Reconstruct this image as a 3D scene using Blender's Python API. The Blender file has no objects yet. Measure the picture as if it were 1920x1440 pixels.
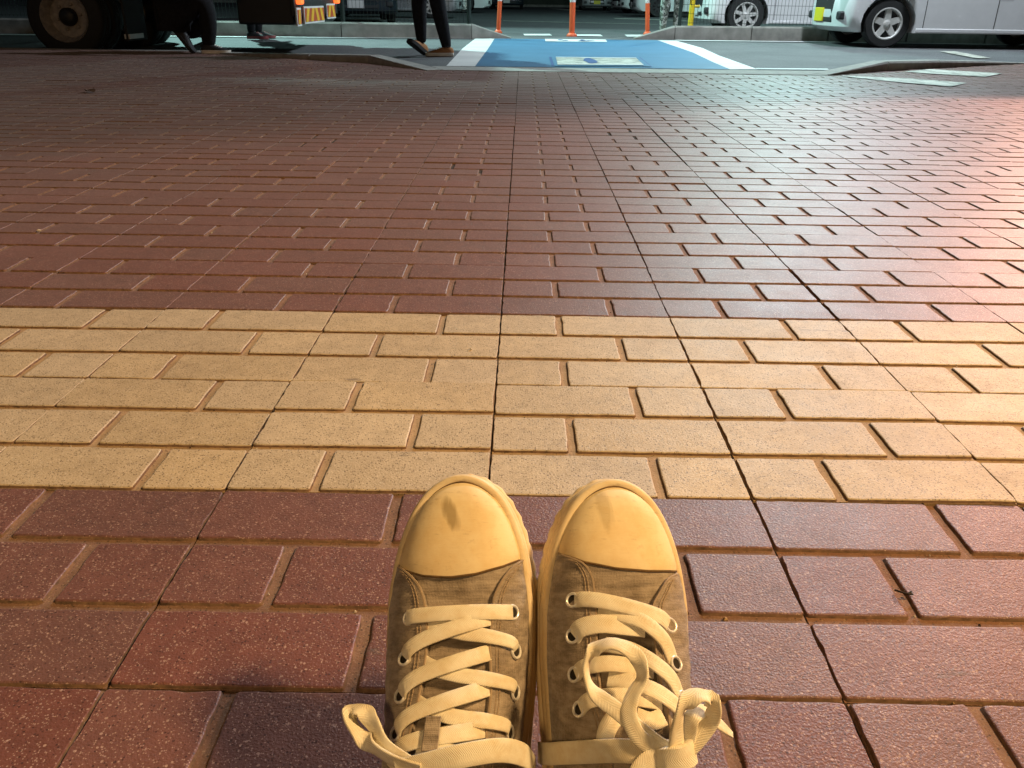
import bpy, math, random
import numpy as np
from mathutils import Vector, Matrix

random.seed(7)
RNG = np.random.default_rng(7)
scene = bpy.context.scene
C = scene.collection
R = math.radians

# ------------------------------------------------------------------ camera
CAM_H = 0.5128
def make_camera():
    cam = bpy.data.cameras.new('camera')
    cam.sensor_fit = 'HORIZONTAL'; cam.sensor_width = 36.0
    cam.lens = 1575.0 / 1920.0 * 36.0
    cam.clip_start = 0.02; cam.clip_end = 500
    o = bpy.data.objects.new('camera', cam); C.objects.link(o)
    pitch, yaw, roll = R(24.677), R(-0.3906), R(0.8154)
    cp, sp, cy, sy = math.cos(pitch), math.sin(pitch), math.cos(yaw), math.sin(yaw)
    fw = Vector((sy * cp, cy * cp, -sp)); r = Vector((cy, -sy, 0)); u = r.cross(fw)
    r2 = r * math.cos(roll) + u * math.sin(roll); u2 = u * math.cos(roll) - r * math.sin(roll)
    m = Matrix((r2, u2, -fw)).transposed().to_4x4()
    m.translation = (0, 0, CAM_H)
    o.matrix_world = m
    scene.camera = o
    return fw, r2, u2
FW, RT, UP = make_camera()
def in_view(x, y, z, margin=60):
    v = Vector((x, y, z - CAM_H)); d = v.dot(FW)
    if d < 0.05: return False
    px = 960 + 1575 * v.dot(RT) / d; py = 720 - 1575 * v.dot(UP) / d
    return -margin < px < 1920 + margin and -margin < py < 1440 + margin

# ------------------------------------------------------------------ night sky and exposure
world = bpy.data.worlds.new('World'); scene.world = world; world.use_nodes = True
wn = world.node_tree.nodes; wl = world.node_tree.links
bg = wn['Background']
sky = wn.new('ShaderNodeTexSky'); sky.sky_type = 'NISHITA'; sky.sun_disc = False
sky.sun_elevation = R(-4); sky.sun_rotation = R(200)
wl.new(sky.outputs[0], bg.inputs[0]); bg.inputs[1].default_value = 0.55
scene.view_settings.view_transform = 'Standard'; scene.view_settings.look = 'None'
scene.view_settings.gamma = 1.0; scene.view_settings.exposure = 0.0
scene.view_settings.use_curve_mapping = False
scene.cycles.max_bounces = 6; scene.cycles.use_denoising = True

# lamps of the place: (name, foot, head, watts, colour, lens radius)
WARM = (1.0, 0.62, 0.26); COOL = (0.56, 1.0, 0.94)
LAMPS = [
    ('street_lamp', 'warm globe lamp on a post beside the paving right of the seat', (3.4, 0.0, 0), (2.45, 0.05, 3.2), 690, WARM, 0.26, (0.2, 1.0, 0)),
    ('street_lamp', 'warm globe lamp on a post behind the seat', (-1.6, -3.4, 0), (-1.2, -2.9, 3.3), 190, WARM, 0.26, None),
    ('street_lamp', 'warm lamp on a post at the right end of the paving', (6.1, 7.2, 0), (4.75, 6.7, 2.5), 1200, (1.0, 0.53, 0.38), 0.16, (1.9, 2.5, 0)),
    ('car_park_lamp', 'cool white lamp on a mast behind the truck', (-6.9, 16.2, 0), (-6.4, 15.6, 9.0), 9500, COOL, 0.18, (-0.6, 12.5, 0)),
    ('road_lamp', 'cool white road lamp on a long arm above the near lane', (7.4, 8.6, 0), (3.9, 10.4, 5.6), 1900, (0.80, 0.90, 1.0), 0.20, None),
    ('car_park_lamp', 'cool white lamp on a mast behind the white van', (7.0, 24.3, 0), (6.7, 23.8, 8.0), 2600, COOL, 0.22, None),
]

# ------------------------------------------------------------------ helpers
class MB:
    """collects faces; build() links them as one mesh object"""
    def __init__(s): s.v = []; s.f = []; s.uv = {}; s.mi = []
    def add(s, verts, faces, mi=0):
        o = len(s.v); s.v += [tuple(map(float, p)) for p in verts]
        for f in faces: s.f.append(tuple(i + o for i in f)); s.mi.append(mi)
        return o
    def box(s, a, b, mi=0):
        x0, y0, z0 = a; x1, y1, z1 = b
        s.add([(x0,y0,z0),(x1,y0,z0),(x1,y1,z0),(x0,y1,z0),(x0,y0,z1),(x1,y0,z1),(x1,y1,z1),(x0,y1,z1)],
              [(0,3,2,1),(4,5,6,7),(0,1,5,4),(1,2,6,5),(2,3,7,6),(3,0,4,7)], mi)
        return s
    def prism(s, poly, z0, z1, mi=0):
        n = len(poly)
        s.add([(x, y, z0) for x, y in poly] + [(x, y, z1) for x, y in poly],
              [tuple(range(n - 1, -1, -1)), tuple(range(n, 2 * n))] + [(i, (i + 1) % n, n + (i + 1) % n, n + i) for i in range(n)], mi)
        return s
    def loft(s, rings, closed=True, cap=True, mi=0):
        n = len(rings[0]); o = s.add([p for r in rings for p in r], [], mi)
        for k in range(len(rings) - 1):
            for i in range(n if closed else n - 1):
                j = (i + 1) % n
                s.f.append((o + k*n + i, o + k*n + j, o + (k+1)*n + j, o + (k+1)*n + i)); s.mi.append(mi)
        if cap and closed:
            s.f.append(tuple(o + i for i in range(n - 1, -1, -1))); s.mi.append(mi)
            s.f.append(tuple(o + (len(rings)-1)*n + i for i in range(n))); s.mi.append(mi)
        return s
    def tube(s, pts, r, n=8, closed=False, mi=0):
        pts = [Vector(p) for p in pts]; rings = []
        m = len(pts); ref = None
        for i, p in enumerate(pts):
            a = pts[(i-1) % m] if (closed or i > 0) else p
            b = pts[(i+1) % m] if (closed or i < m-1) else p
            t = (b - a).normalized()
            if ref is None: ref = t.orthogonal().normalized()
            ref = (ref - t * ref.dot(t)).normalized(); w = t.cross(ref)
            rr = r[i] if isinstance(r, (list, tuple)) else r
            rings.append([p + (ref * math.cos(2*math.pi*k/n) + w * math.sin(2*math.pi*k/n)) * rr for k in range(n)])
        if closed: rings.append(rings[0])
        return s.loft(rings, True, not closed, mi)
    def lathe(s, prof, axis='Y', c=(0,0,0), n=32, mi=0, close=False):
        """prof: (radius, along axis)"""
        rings = []
        for r, a in prof:
            ring = []
            for k in range(n):
                t = 2*math.pi*k/n; p = (r*math.cos(t), r*math.sin(t))
                q = {'X': (a, p[0], p[1]), 'Y': (p[0], a, p[1]), 'Z': (p[0], p[1], a)}[axis]
                ring.append((q[0]+c[0], q[1]+c[1], q[2]+c[2]))
            rings.append(ring)
        if close: rings.append(rings[0])
        return s.loft(rings, True, not close, mi)
    def mesh(s, name, smooth=False):
        me = bpy.data.meshes.new(name); me.from_pydata(s.v, [], s.f); me.update()
        for p, m in zip(me.polygons, s.mi): p.material_index = m; p.use_smooth = smooth
        return me
    def build(s, name, mats, parent=None, smooth=False, bevel=0, seg=2, normals=True):
        me = s.mesh(name, smooth)
        for m in (mats if isinstance(mats, (list, tuple)) else [mats]): me.materials.append(m)
        if normals:
            import bmesh
            bm = bmesh.new(); bm.from_mesh(me); bmesh.ops.recalc_face_normals(bm, faces=bm.faces); bm.to_mesh(me); bm.free()
        o = bpy.data.objects.new(name, me); C.objects.link(o)
        if parent: o.parent = parent
        if bevel:
            b = o.modifiers.new('bevel', 'BEVEL'); b.width = bevel; b.segments = seg; b.limit_method = 'ANGLE'; b.angle_limit = R(30)
        if smooth or bevel:
            for p in me.polygons: p.use_smooth = True
            me.set_sharp_from_angle(angle=R(45))
        return o
def tag(o, label=None, cat=None, group=None, kind=None):
    for k, v in (('label', label), ('category', cat), ('group', group), ('kind', kind)):
        if v: o[k] = v
    return o
def empty(name, loc=(0,0,0), rz=0, label=None, cat=None, group=None):
    o = bpy.data.objects.new(name, None); C.objects.link(o); o.location = loc; o.rotation_euler = (0, 0, rz)
    o.empty_display_size = 0.1
    return tag(o, label, cat, group)

# ------------------------------------------------------------------ materials
class NT:
    def __init__(s, name):
        s.m = bpy.data.materials.new(name); s.m.use_nodes = True
        s.n = s.m.node_tree.nodes; s.l = s.m.node_tree.links; s.b = s.n['Principled BSDF']
    def node(s, t, **kw):
        n = s.n.new(t)
        for k, v in kw.items():
            if k in n.inputs: n.inputs[k].default_value = v
            else: setattr(n, k, v)
        return n
    def link(s, a, b): s.l.new(a, b)
    def pos(s): return s.node('ShaderNodeNewGeometry').outputs['Position']
    def obj(s): return s.node('ShaderNodeTexCoord').outputs['Object']
    def noise(s, vec, scale, detail=3, rough=0.55):
        n = s.node('ShaderNodeTexNoise', Scale=scale, Detail=detail, Roughness=rough); s.link(vec, n.inputs['Vector']); return n
    def ramp(s, fac, stops):
        n = s.node('ShaderNodeValToRGB'); e = n.color_ramp.elements
        while len(e) < len(stops): e.new(0.5)
        for i, (p, c) in enumerate(stops):
            e[i].position = p; e[i].color = (c, c, c, 1) if isinstance(c, (int, float)) else (*c, 1)
        s.link(fac, n.inputs['Fac']); return n.outputs['Color']
    def mix(s, fac, a, b, mode='MIX'):
        n = s.node('ShaderNodeMix', data_type='RGBA', blend_type=mode)
        for sock, val in ((n.inputs[0], fac), (n.inputs[6], a), (n.inputs[7], b)):
            if isinstance(val, (int, float)): sock.default_value = val
            elif isinstance(val, tuple): sock.default_value = (*val, 1)
            else: s.link(val, sock)
        return n.outputs[2]
    def math(s, op, a, b=0.0, clamp=False):
        n = s.node('ShaderNodeMath', operation=op, use_clamp=clamp)
        for sock, val in ((n.inputs[0], a), (n.inputs[1], b)):
            if isinstance(val, (int, float)): sock.default_value = val
            else: s.link(val, sock)
        return n.outputs[0]
    def bump(s, h, strength, dist, prev=None):
        n = s.node('ShaderNodeBump', Strength=strength, Distance=dist); s.link(h, n.inputs['Height'])
        if prev: s.link(prev, n.inputs['Normal'])
        s.link(n.outputs[0], s.b.inputs['Normal']); return n.outputs[0]
    def done(s, col=None, rough=None, metal=None, spec=None):
        for k, v in (('Base Color', col), ('Roughness', rough), ('Metallic', metal), ('Specular IOR Level', spec)):
            if v is None: continue
            if isinstance(v, tuple): s.b.inputs[k].default_value = (*v, 1)
            elif isinstance(v, (int, float)): s.b.inputs[k].default_value = v
            else: s.link(v, s.b.inputs[k])
        return s.m
def simple(name, col, rough=0.5, metal=0.0, var=0.12, scale=9.0, spec=0.5, bump=0.0):
    t = NT(name); v = t.pos(); n = t.noise(v, scale, 4)
    f = t.ramp(n.outputs[0], [(0.3, 0.0), (0.7, 1.0)])
    c = t.mix(f, tuple(x*(1-var) for x in col), tuple(min(1, x*(1+var)) for x in col))
    r = t.math('ADD', t.math('MULTIPLY', n.outputs[0], 0.25), rough - 0.12, True)
    if bump: t.bump(t.noise(v, scale*14, 3).outputs[0], bump, 0.002)
    return t.done(c, r, metal, spec)
def emit(name, col, strength):
    t = NT(name); t.b.inputs['Emission Color'].default_value = (*col, 1); t.b.inputs['Emission Strength'].default_value = strength
    return t.done(col, 0.4)

def brick_mat(name, c0, c1, fleck, fleck_amt, pit, rough, pits=0.12):
    """concrete paver: coloured paste with pale and dark aggregate, dirt and per-piece tone"""
    t = NT(name); v = t.pos()
    inf = t.node('ShaderNodeObjectInfo'); att = t.node('ShaderNodeAttribute', attribute_name='tone')
    tone = t.math('FRACT', t.math('ADD', inf.outputs['Random'], att.outputs['Fac']))
    big = t.noise(v, 3.2, 4); mid = t.noise(v, 38, 4, 0.65); fine = t.noise(v, 420, 2)
    base = t.mix(t.ramp(mid.outputs[0], [(0.32, 0.0), (0.68, 1.0)]), c0, c1)
    base = t.mix(t.math('MULTIPLY', t.math('SUBTRACT', tone, 0.5), 0.34), base, (0.9, 0.8, 0.75), 'MULTIPLY') if False else base
    hv = t.node('ShaderNodeHueSaturation'); t.link(base, hv.inputs['Color'])
    t.link(t.math('ADD', t.math('MULTIPLY', tone, 0.13), 0.93), hv.inputs['Value'])
    t.link(t.math('ADD', t.math('MULTIPLY', t.math('FRACT', t.math('MULTIPLY', tone, 7.3)), 0.2), 0.9), hv.inputs['Saturation'])
    col = hv.outputs[0]
    # aggregate: random voronoi cells
    for sc, thr, colr, amt in ((620, 0.80, fleck, fleck_amt), (330, 0.945, fleck, fleck_amt), (420, pits, pit, 0.8)):
        vo = t.node('ShaderNodeTexVoronoi', Scale=sc); t.link(v, vo.inputs['Vector'])
        sep = t.node('ShaderNodeSeparateColor'); t.link(vo.outputs['Color'], sep.inputs[0])
        if thr > 0.5: pick = t.math('GREATER_THAN', sep.outputs[0], thr)
        else: pick = t.math('LESS_THAN', sep.outputs[0], thr)
        near = t.math('LESS_THAN', vo.outputs['Distance'], 0.42)
        col = t.mix(t.math('MULTIPLY', t.math('MULTIPLY', pick, near), amt), col, colr)
    dirt = t.ramp(big.outputs[0], [(0.40, 0.0), (0.72, 1.0)])
    col = t.mix(t.math('MULTIPLY', dirt, 0.30), col, (0.42, 0.36, 0.32), 'MULTIPLY')
    blot = t.noise(v, 11.0, 5, 0.7)
    col = t.mix(t.math('MULTIPLY', t.ramp(blot.outputs[0], [(0.60, 0.0), (0.72, 1.0)]), 0.35), col, (0.40, 0.34, 0.30), 'MULTIPLY')
    gum = t.node('ShaderNodeTexVoronoi', Scale=2.6); t.link(v, gum.inputs['Vector'])
    gw = t.math('ADD', gum.outputs['Distance'], t.math('MULTIPLY', t.noise(v, 60, 3).outputs[0], 0.05))
    gs = t.node('ShaderNodeSeparateColor'); t.link(gum.outputs['Color'], gs.inputs[0])
    gp = t.math('MULTIPLY', t.math('LESS_THAN', gw, 0.058), t.math('GREATER_THAN', gs.outputs[1], 0.55))
    col = t.mix(t.math('MULTIPLY', gp, 0.6), col, (0.05, 0.045, 0.045))
    sv = t.node('ShaderNodeMapping'); sv.inputs['Rotation'].default_value = (0, 0, 0.7); sv.inputs['Scale'].default_value = (6, 17, 6); t.link(v, sv.inputs[0])
    sc_ = t.noise(sv.outputs[0], 1.0, 8, 0.75)
    col = t.mix(t.math('MULTIPLY', t.ramp(sc_.outputs[0], [(0.635, 0.0), (0.68, 1.0)]), 0.55), col, (0.09, 0.07, 0.06))
    b = t.bump(fine.outputs[0], 0.6, 0.0012)
    t.bump(mid.outputs[0], 0.25, 0.002, b)
    rr = t.math('ADD', t.math('MULTIPLY', blot.outputs[0], 0.22), rough - 0.1)
    t.b.inputs['Sheen Weight'].default_value = 0.15; t.b.inputs['Sheen Roughness'].default_value = 0.45; t.b.inputs['Sheen Tint'].default_value = (0.85, 0.80, 0.76, 1)
    return t.done(col, rr, None, 0.5)

M = {}
M['red'] = brick_mat('red_paver', (0.136, 0.060, 0.054), (0.182, 0.080, 0.070), (0.50, 0.36, 0.32), 0.6, (0.05, 0.02, 0.02), 0.47)
M['yellow'] = brick_mat('yellow_paver', (0.45, 0.37, 0.245), (0.57, 0.475, 0.325), (0.72, 0.64, 0.50), 0.6, (0.11, 0.075, 0.040), 0.55, 0.24)
M['red_groove'] = brick_mat('red_groove', (0.175, 0.085, 0.052), (0.24, 0.135, 0.085), (0.36, 0.25, 0.16), 0.5, (0.05, 0.03, 0.02), 0.8)
M['yellow_groove'] = brick_mat('yellow_groove', (0.33, 0.22, 0.11), (0.44, 0.30, 0.16), (0.5, 0.38, 0.22), 0.5, (0.08, 0.05, 0.02), 0.8)
M['grime_shade'] = simple('groove_grime_shade', (0.15, 0.09, 0.055), 0.95, scale=120, var=0.5)  # brick side walls: grime, plus groove shade put into the colour
M['joint_sand'] = simple('joint_sand', (0.045, 0.029, 0.018), 0.95, scale=90, var=0.5, bump=0.5)
M['soil'] = simple('joint_soil', (0.035, 0.024, 0.016), 0.95, scale=60, var=0.4)
def asphalt(name, col, rough=0.75):
    t = NT(name); v = t.pos()
    vo = t.node('ShaderNodeTexVoronoi', Scale=120); t.link(v, vo.inputs['Vector'])
    sep = t.node('ShaderNodeSeparateColor'); t.link(vo.outputs['Color'], sep.inputs[0])
    c = t.mix(sep.outputs[0], tuple(x*0.65 for x in col), tuple(x*1.4 for x in col))
    n = t.noise(v, 1.3, 5); c = t.mix(t.ramp(n.outputs[0], [(0.35, 0.0), (0.7, 1.0)]), c, t.mix(1.0, c, (0.68, 0.68, 0.70), 'MULTIPLY'))
    t.bump(vo.outputs['Distance'], 0.5, 0.004)
    return t.done(c, rough)
M['asphalt'] = asphalt('asphalt', (0.115, 0.115, 0.118))
M['lot'] = asphalt('lot_asphalt', (0.075, 0.075, 0.078))
def paint(name, col, wear, rough=0.6, under=(0.11, 0.11, 0.115)):
    t = NT(name); v = t.pos()
    n = t.noise(v, 7, 6, 0.72); w = t.ramp(n.outputs[0], [(0.62 - wear, 0.0), (0.74 - wear, 1.0)])
    g = t.noise(v, 2.2, 4); c = t.mix(t.ramp(g.outputs[0], [(0.35, 0.0), (0.75, 1.0)]), col, tuple(x*0.80 for x in col))
    vo = t.node('ShaderNodeTexVoronoi', Scale=120); t.link(v, vo.inputs['Vector'])
    t.bump(vo.outputs['Distance'], 0.3, 0.003)
    return t.done(t.mix(t.math('MULTIPLY', w, 0.75), c, under), rough)
M['white_paint'] = paint('white_road_paint', (0.72, 0.72, 0.70), 0.0)
M['worn_paint'] = paint('worn_road_paint', (0.58, 0.57, 0.50), 0.17, under=(0.17, 0.165, 0.14))
M['blue_paint'] = paint('blue_road_paint', (0.056, 0.168, 0.29), -0.02)
M['dark_blue_paint'] = paint('dark_blue_road_paint', (0.035, 0.085, 0.24), 0.0)
M['concrete'] = simple('kerb_concrete', (0.30, 0.285, 0.26), 0.85, var=0.22, scale=14, bump=0.4)
M['wall_concrete'] = simple('wall_concrete', (0.24, 0.23, 0.205), 0.85, var=0.30, scale=6, bump=0.4)
M['rubber'] = simple('tyre_rubber', (0.018, 0.018, 0.018), 0.75, var=0.3, scale=30)
M['black_metal'] = simple('black_metal', (0.012, 0.012, 0.013), 0.5, scale=20)
M['dark_plastic'] = simple('dark_plastic', (0.022, 0.022, 0.024), 0.6)
M['alloy'] = simple('alloy', (0.66, 0.65, 0.62), 0.35, 0.2)
M['steel_rim'] = simple('painted_steel_rim', (0.34, 0.30, 0.26), 0.5, 0.3, scale=25, var=0.3)
M['white_car'] = simple('white_car_paint', (0.72, 0.72, 0.72), 0.22, var=0.03)
M['silver_car'] = simple('silver_car_paint', (0.42, 0.43, 0.44), 0.28, 0.4, var=0.05)
M['dark_car'] = simple('dark_car_paint', (0.015, 0.022, 0.03), 0.2, var=0.1)
M['glass'] = simple('car_glass', (0.012, 0.014, 0.016), 0.12, var=0.05)
M['yellow_plate'] = simple('yellow_plate', (0.75, 0.62, 0.02), 0.45, var=0.03)
M['white_plate'] = simple('white_plate', (0.7, 0.7, 0.68), 0.45, var=0.03)
M['lens'] = simple('clear_lens', (0.6, 0.63, 0.65), 0.15, 0.3)
M['red_lens'] = simple('red_lens', (0.45, 0.02, 0.015), 0.2)
M['orange'] = simple('orange_post', (0.72, 0.11, 0.03), 0.5, var=0.08)
M['band'] = simple('pale_band', (0.75, 0.68, 0.66), 0.4, var=0.05)
M['yellow_post'] = simple('yellow_post', (0.75, 0.55, 0.02), 0.45, var=0.06)
M['fence'] = simple('fence_wire', (0.012, 0.022, 0.018), 0.5)
M['chev_red'] = simple('chevron_red', (0.55, 0.09, 0.025), 0.4, var=0.05)
M['chev_yellow'] = simple('chevron_yellow', (0.85, 0.50, 0.03), 0.4, var=0.05)
M['chev_white'] = simple('plate_white', (0.75, 0.75, 0.72), 0.45, var=0.04)
M['tail'] = emit('tail_lamp_lit', (1.0, 0.16, 0.03), 1.6)
M['black_cloth'] = simple('black_cloth', (0.013, 0.013, 0.015), 0.9, var=0.4, scale=40, spec=0.2)
M['camo'] = None
M['skin'] = simple('skin', (0.50, 0.27, 0.19), 0.55, var=0.08)
M['hair'] = simple('hair', (0.012, 0.010, 0.008), 0.5)
M['hedge'] = simple('far_wall', (0.05, 0.06, 0.045), 0.9, var=0.3, scale=2)
M['leaf'] = simple('dry_leaf', (0.10, 0.055, 0.025), 0.8, var=0.3, scale=90)
M['twig'] = simple('twig', (0.018, 0.012, 0.008), 0.8)
M['pale_grit'] = M['pale_stone'] = simple('pale_grit', (0.55, 0.5, 0.42), 0.7)
M['lamp_body'] = simple('lamp_body', (0.10, 0.10, 0.10), 0.5, 0.5)
def camo():
    t = NT('camouflage_cloth'); v = t.obj(); n = t.noise(v, 14, 2); n2 = t.noise(v, 22, 2)
    c = t.mix(t.ramp(n.outputs[0], [(0.48, 0.0), (0.50, 1.0)]), (0.40, 0.42, 0.38), (0.13, 0.15, 0.12))
    c = t.mix(t.ramp(n2.outputs[0], [(0.56, 0.0), (0.58, 1.0)]), c, (0.04, 0.045, 0.04)); return t.done(c, 0.9)
M['camo'] = camo()

# ------------------------------------------------------------------ paving
TX0, TY0, T = -0.0307, 0.8141, 0.300
BOUND = [(-14, 8.80), (-3.11, 8.74), (-1.20, 7.63), (-0.61, 6.87), (2.36, 6.92), (3.05, 7.51), (4.87, 8.77), (14, 8.80)]
def ybound(x): return float(np.interp(x, [b[0] for b in BOUND], [b[1] for b in BOUND]))
tag(MB().box((-140, -60, -0.9), (140, 160, -0.75)).build('ground', M['soil']), kind='structure')
pave = MB()
pxs = [-9 + 0.25 * k for k in range(73)]
pave.v = []; rows = []
for x in pxs: rows.append([(x, -1.6, -0.0056), (x, ybound(x) - 0.01, -0.0056), (x, ybound(x) - 0.01, -0.74), (x, -1.6, -0.74)])
pave.loft(rows)
pavement = tag(pave.build('pavement', M['joint_sand']), kind='structure')

GAP, GW, RELIEF = 0.0021, 0.0088, 0.0036
def tile_cells(par):
    """six rectangles (x0,y0,x1,y1) of a tile, origin at its corner"""
    a, b = GAP / 2, T - GAP / 2; rh = (b - a - 2 * GW) / 3; ln = (b - a - GW) * 0.667; out = []
    for r in range(3):
        y0 = a + r * (rh + GW); longfirst = (r + par) % 2 == 0
        w1 = ln if longfirst else (b - a - GW) - ln
        out.append((a, y0, a + w1, y0 + rh)); out.append((a + w1 + GW, y0, b, y0 + rh))
    return out
def free_sides(k): return [q for q in range(4) if q not in ((0 if k % 2 == 0 else 2), (1 if k < 2 else 9), (3 if k > 3 else 9))]
def brick_geom(mb, rect, z0, z1, step, jit, edge, dz=0.0, poly=None, sides=(0, 1, 2, 3)):
    """a raised face with drafted, slightly crumbled sides. edge: inset of the top"""
    x0, y0, x1, y1 = rect
    per = []
    if poly is None:
        def seg(p, q):
            L = math.hypot(q[0]-p[0], q[1]-p[1]); n = max(1, int(L / step))
            for i in range(n): per.append((p[0] + (q[0]-p[0])*i/n, p[1] + (q[1]-p[1])*i/n))
        cr = 0.0022 if step < 1 else 0
        if cr:
            cs = [(x0+cr,y0),(x1-cr,y0),(x1,y0+cr),(x1,y1-cr),(x1-cr,y1),(x0+cr,y1),(x0,y1-cr),(x0,y0+cr)]
        else: cs = [(x0,y0),(x1,y0),(x1,y1),(x0,y1)]
        for i in range(len(cs)): seg(cs[i], cs[(i+1) % len(cs)])
        cx, cy = (x0+x1)/2, (y0+y1)/2; hx, hy = (x1-x0)/2, (y1-y0)/2
        def inset(p, d, j):   # sides on the tile's own edge stay tight
            q = [d if k in sides else d*(0.3, 0.95)[k % 2] for k in range(4)]
            u = (p[0]-x0)/(x1-x0); v = (p[1]-y0)/(y1-y0)
            return (p[0] + q[0]*(1-u) - q[2]*u + j[0], p[1] + q[1]*(1-v) - q[3]*v + j[1])
    else:
        per = poly; cx = sum(p[0] for p in per)/len(per); cy = sum(p[1] for p in per)/len(per)
        def inset(p, d, j): return (p[0] + (cx-p[0])*0.03, p[1] + (cy-p[1])*0.03)
    n = len(per); J = RNG.normal(0, jit, (n, 2)) if jit else np.zeros((n, 2)); Z = (0, 0)
    if jit:   # a few chipped spots
        for _ in range(RNG.integers(1, 5)):
            i = int(RNG.integers(0, n)); c = np.array([cx - per[i][0], cy - per[i][1]]); J[i] += c/np.linalg.norm(c) * RNG.uniform(0.0004, 0.0011)
    lay = [[(*inset(p, 0, Z), z0) for p in per],
           [(*inset(p, edge*(0.65 if step < 1 else 1.0), J[i]), z1 - edge*(0.5 if step < 1 else 0.15) + dz) for i, p in enumerate(per)]]
    if step < 1: lay.append([(*inset(p, edge*0.92, J[i]*1.1), z1 - edge*0.18 + dz) for i, p in enumerate(per)])
    lay.append([(*inset(p, edge*1.35, J[i]*1.2), z1 + dz) for i, p in enumerate(per)])
    if step < 1: lay.append([(*inset(p, edge*1.35 + 0.0012, J[i]*1.2), z1 + dz) for i, p in enumerate(per)])
    o = mb.add([p for l in lay for p in l], [])
    for k in range(len(lay)-1):
        for i in range(n):
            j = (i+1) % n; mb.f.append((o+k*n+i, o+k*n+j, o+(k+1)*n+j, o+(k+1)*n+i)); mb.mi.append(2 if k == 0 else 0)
    mb.f.append(tuple(o + (len(lay)-1)*n + i for i in range(n))); mb.mi.append(0)

near_meshes = {}; plate_meshes = {}; tile_meshes = {}
for col in ('red', 'yellow'):
    for par in (0, 1):
        for k, rc in enumerate(tile_cells(par)):
            for var in (0, 1, 2):
                mb = MB(); brick_geom(mb, rc, -RELIEF - 0.001, 0, 0.013, 0.00040, 0.0021, sides=free_sides(k))
                me = mb.mesh('brick', True)
                for q_ in (col, col+'_groove', 'grime_shade'): me.materials.append(M[q_])
                me.set_sharp_from_angle(angle=R(50))
                near_meshes[col, par, k, var] = me
        mb = MB(); mb.box((GAP/2, GAP/2, -0.045), (T-GAP/2, T-GAP/2, -RELIEF)); me = mb.mesh('paving_tile'); me.materials.append(M[col+'_groove'])
        plate_meshes[col, par] = me
        mb = MB(); mb.box((GAP/2, GAP/2, -0.045), (T-GAP/2, T-GAP/2, -RELIEF), 1)
        for k, rc in enumerate(tile_cells(par)): brick_geom(mb, rc, -RELIEF - 0.001, 0, 9, 0, 0.0021, sides=free_sides(k))
        me = mb.mesh('paving_tile', False); me.materials.append(M[col]); me.materials.append(M[col+'_groove']); me.materials.append(M['grime_shade'])
        at = me.attributes.new('tone', 'FLOAT', 'FACE'); vals = []
        for fi, f in enumerate(me.polygons): vals.append(0.0 if f.material_index == 1 else 0.37 * ((fi - 6) // 9))
        at.data.foreach_set('value', vals)
        tile_meshes[col, par] = me
tiles = []
for j in range(-7, 28):
    for i in range(-26, 27):
        x, y = TX0 + i * T, TY0 + j * T
        full = y + T < min(ybound(x), ybound(x + T), ybound(x + T/2)) - 0.01
        col = 'yellow' if j in (0, 1) else 'red'
        seen = any(in_view(x + a*T, y + b*T, 0, 10) for a in (0, 0.5, 1) for b in (0, 0.5, 1))
        tiles.append((math.hypot(x + T/2, y + T/2), i, j, x, y, col, (i + j) % 2, full, seen))
tiles.sort()
n_near = n_mid = 0
far_red, far_yel = MB(), MB(); tone_red, tone_yel = [], []
plate_far = MB()
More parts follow.
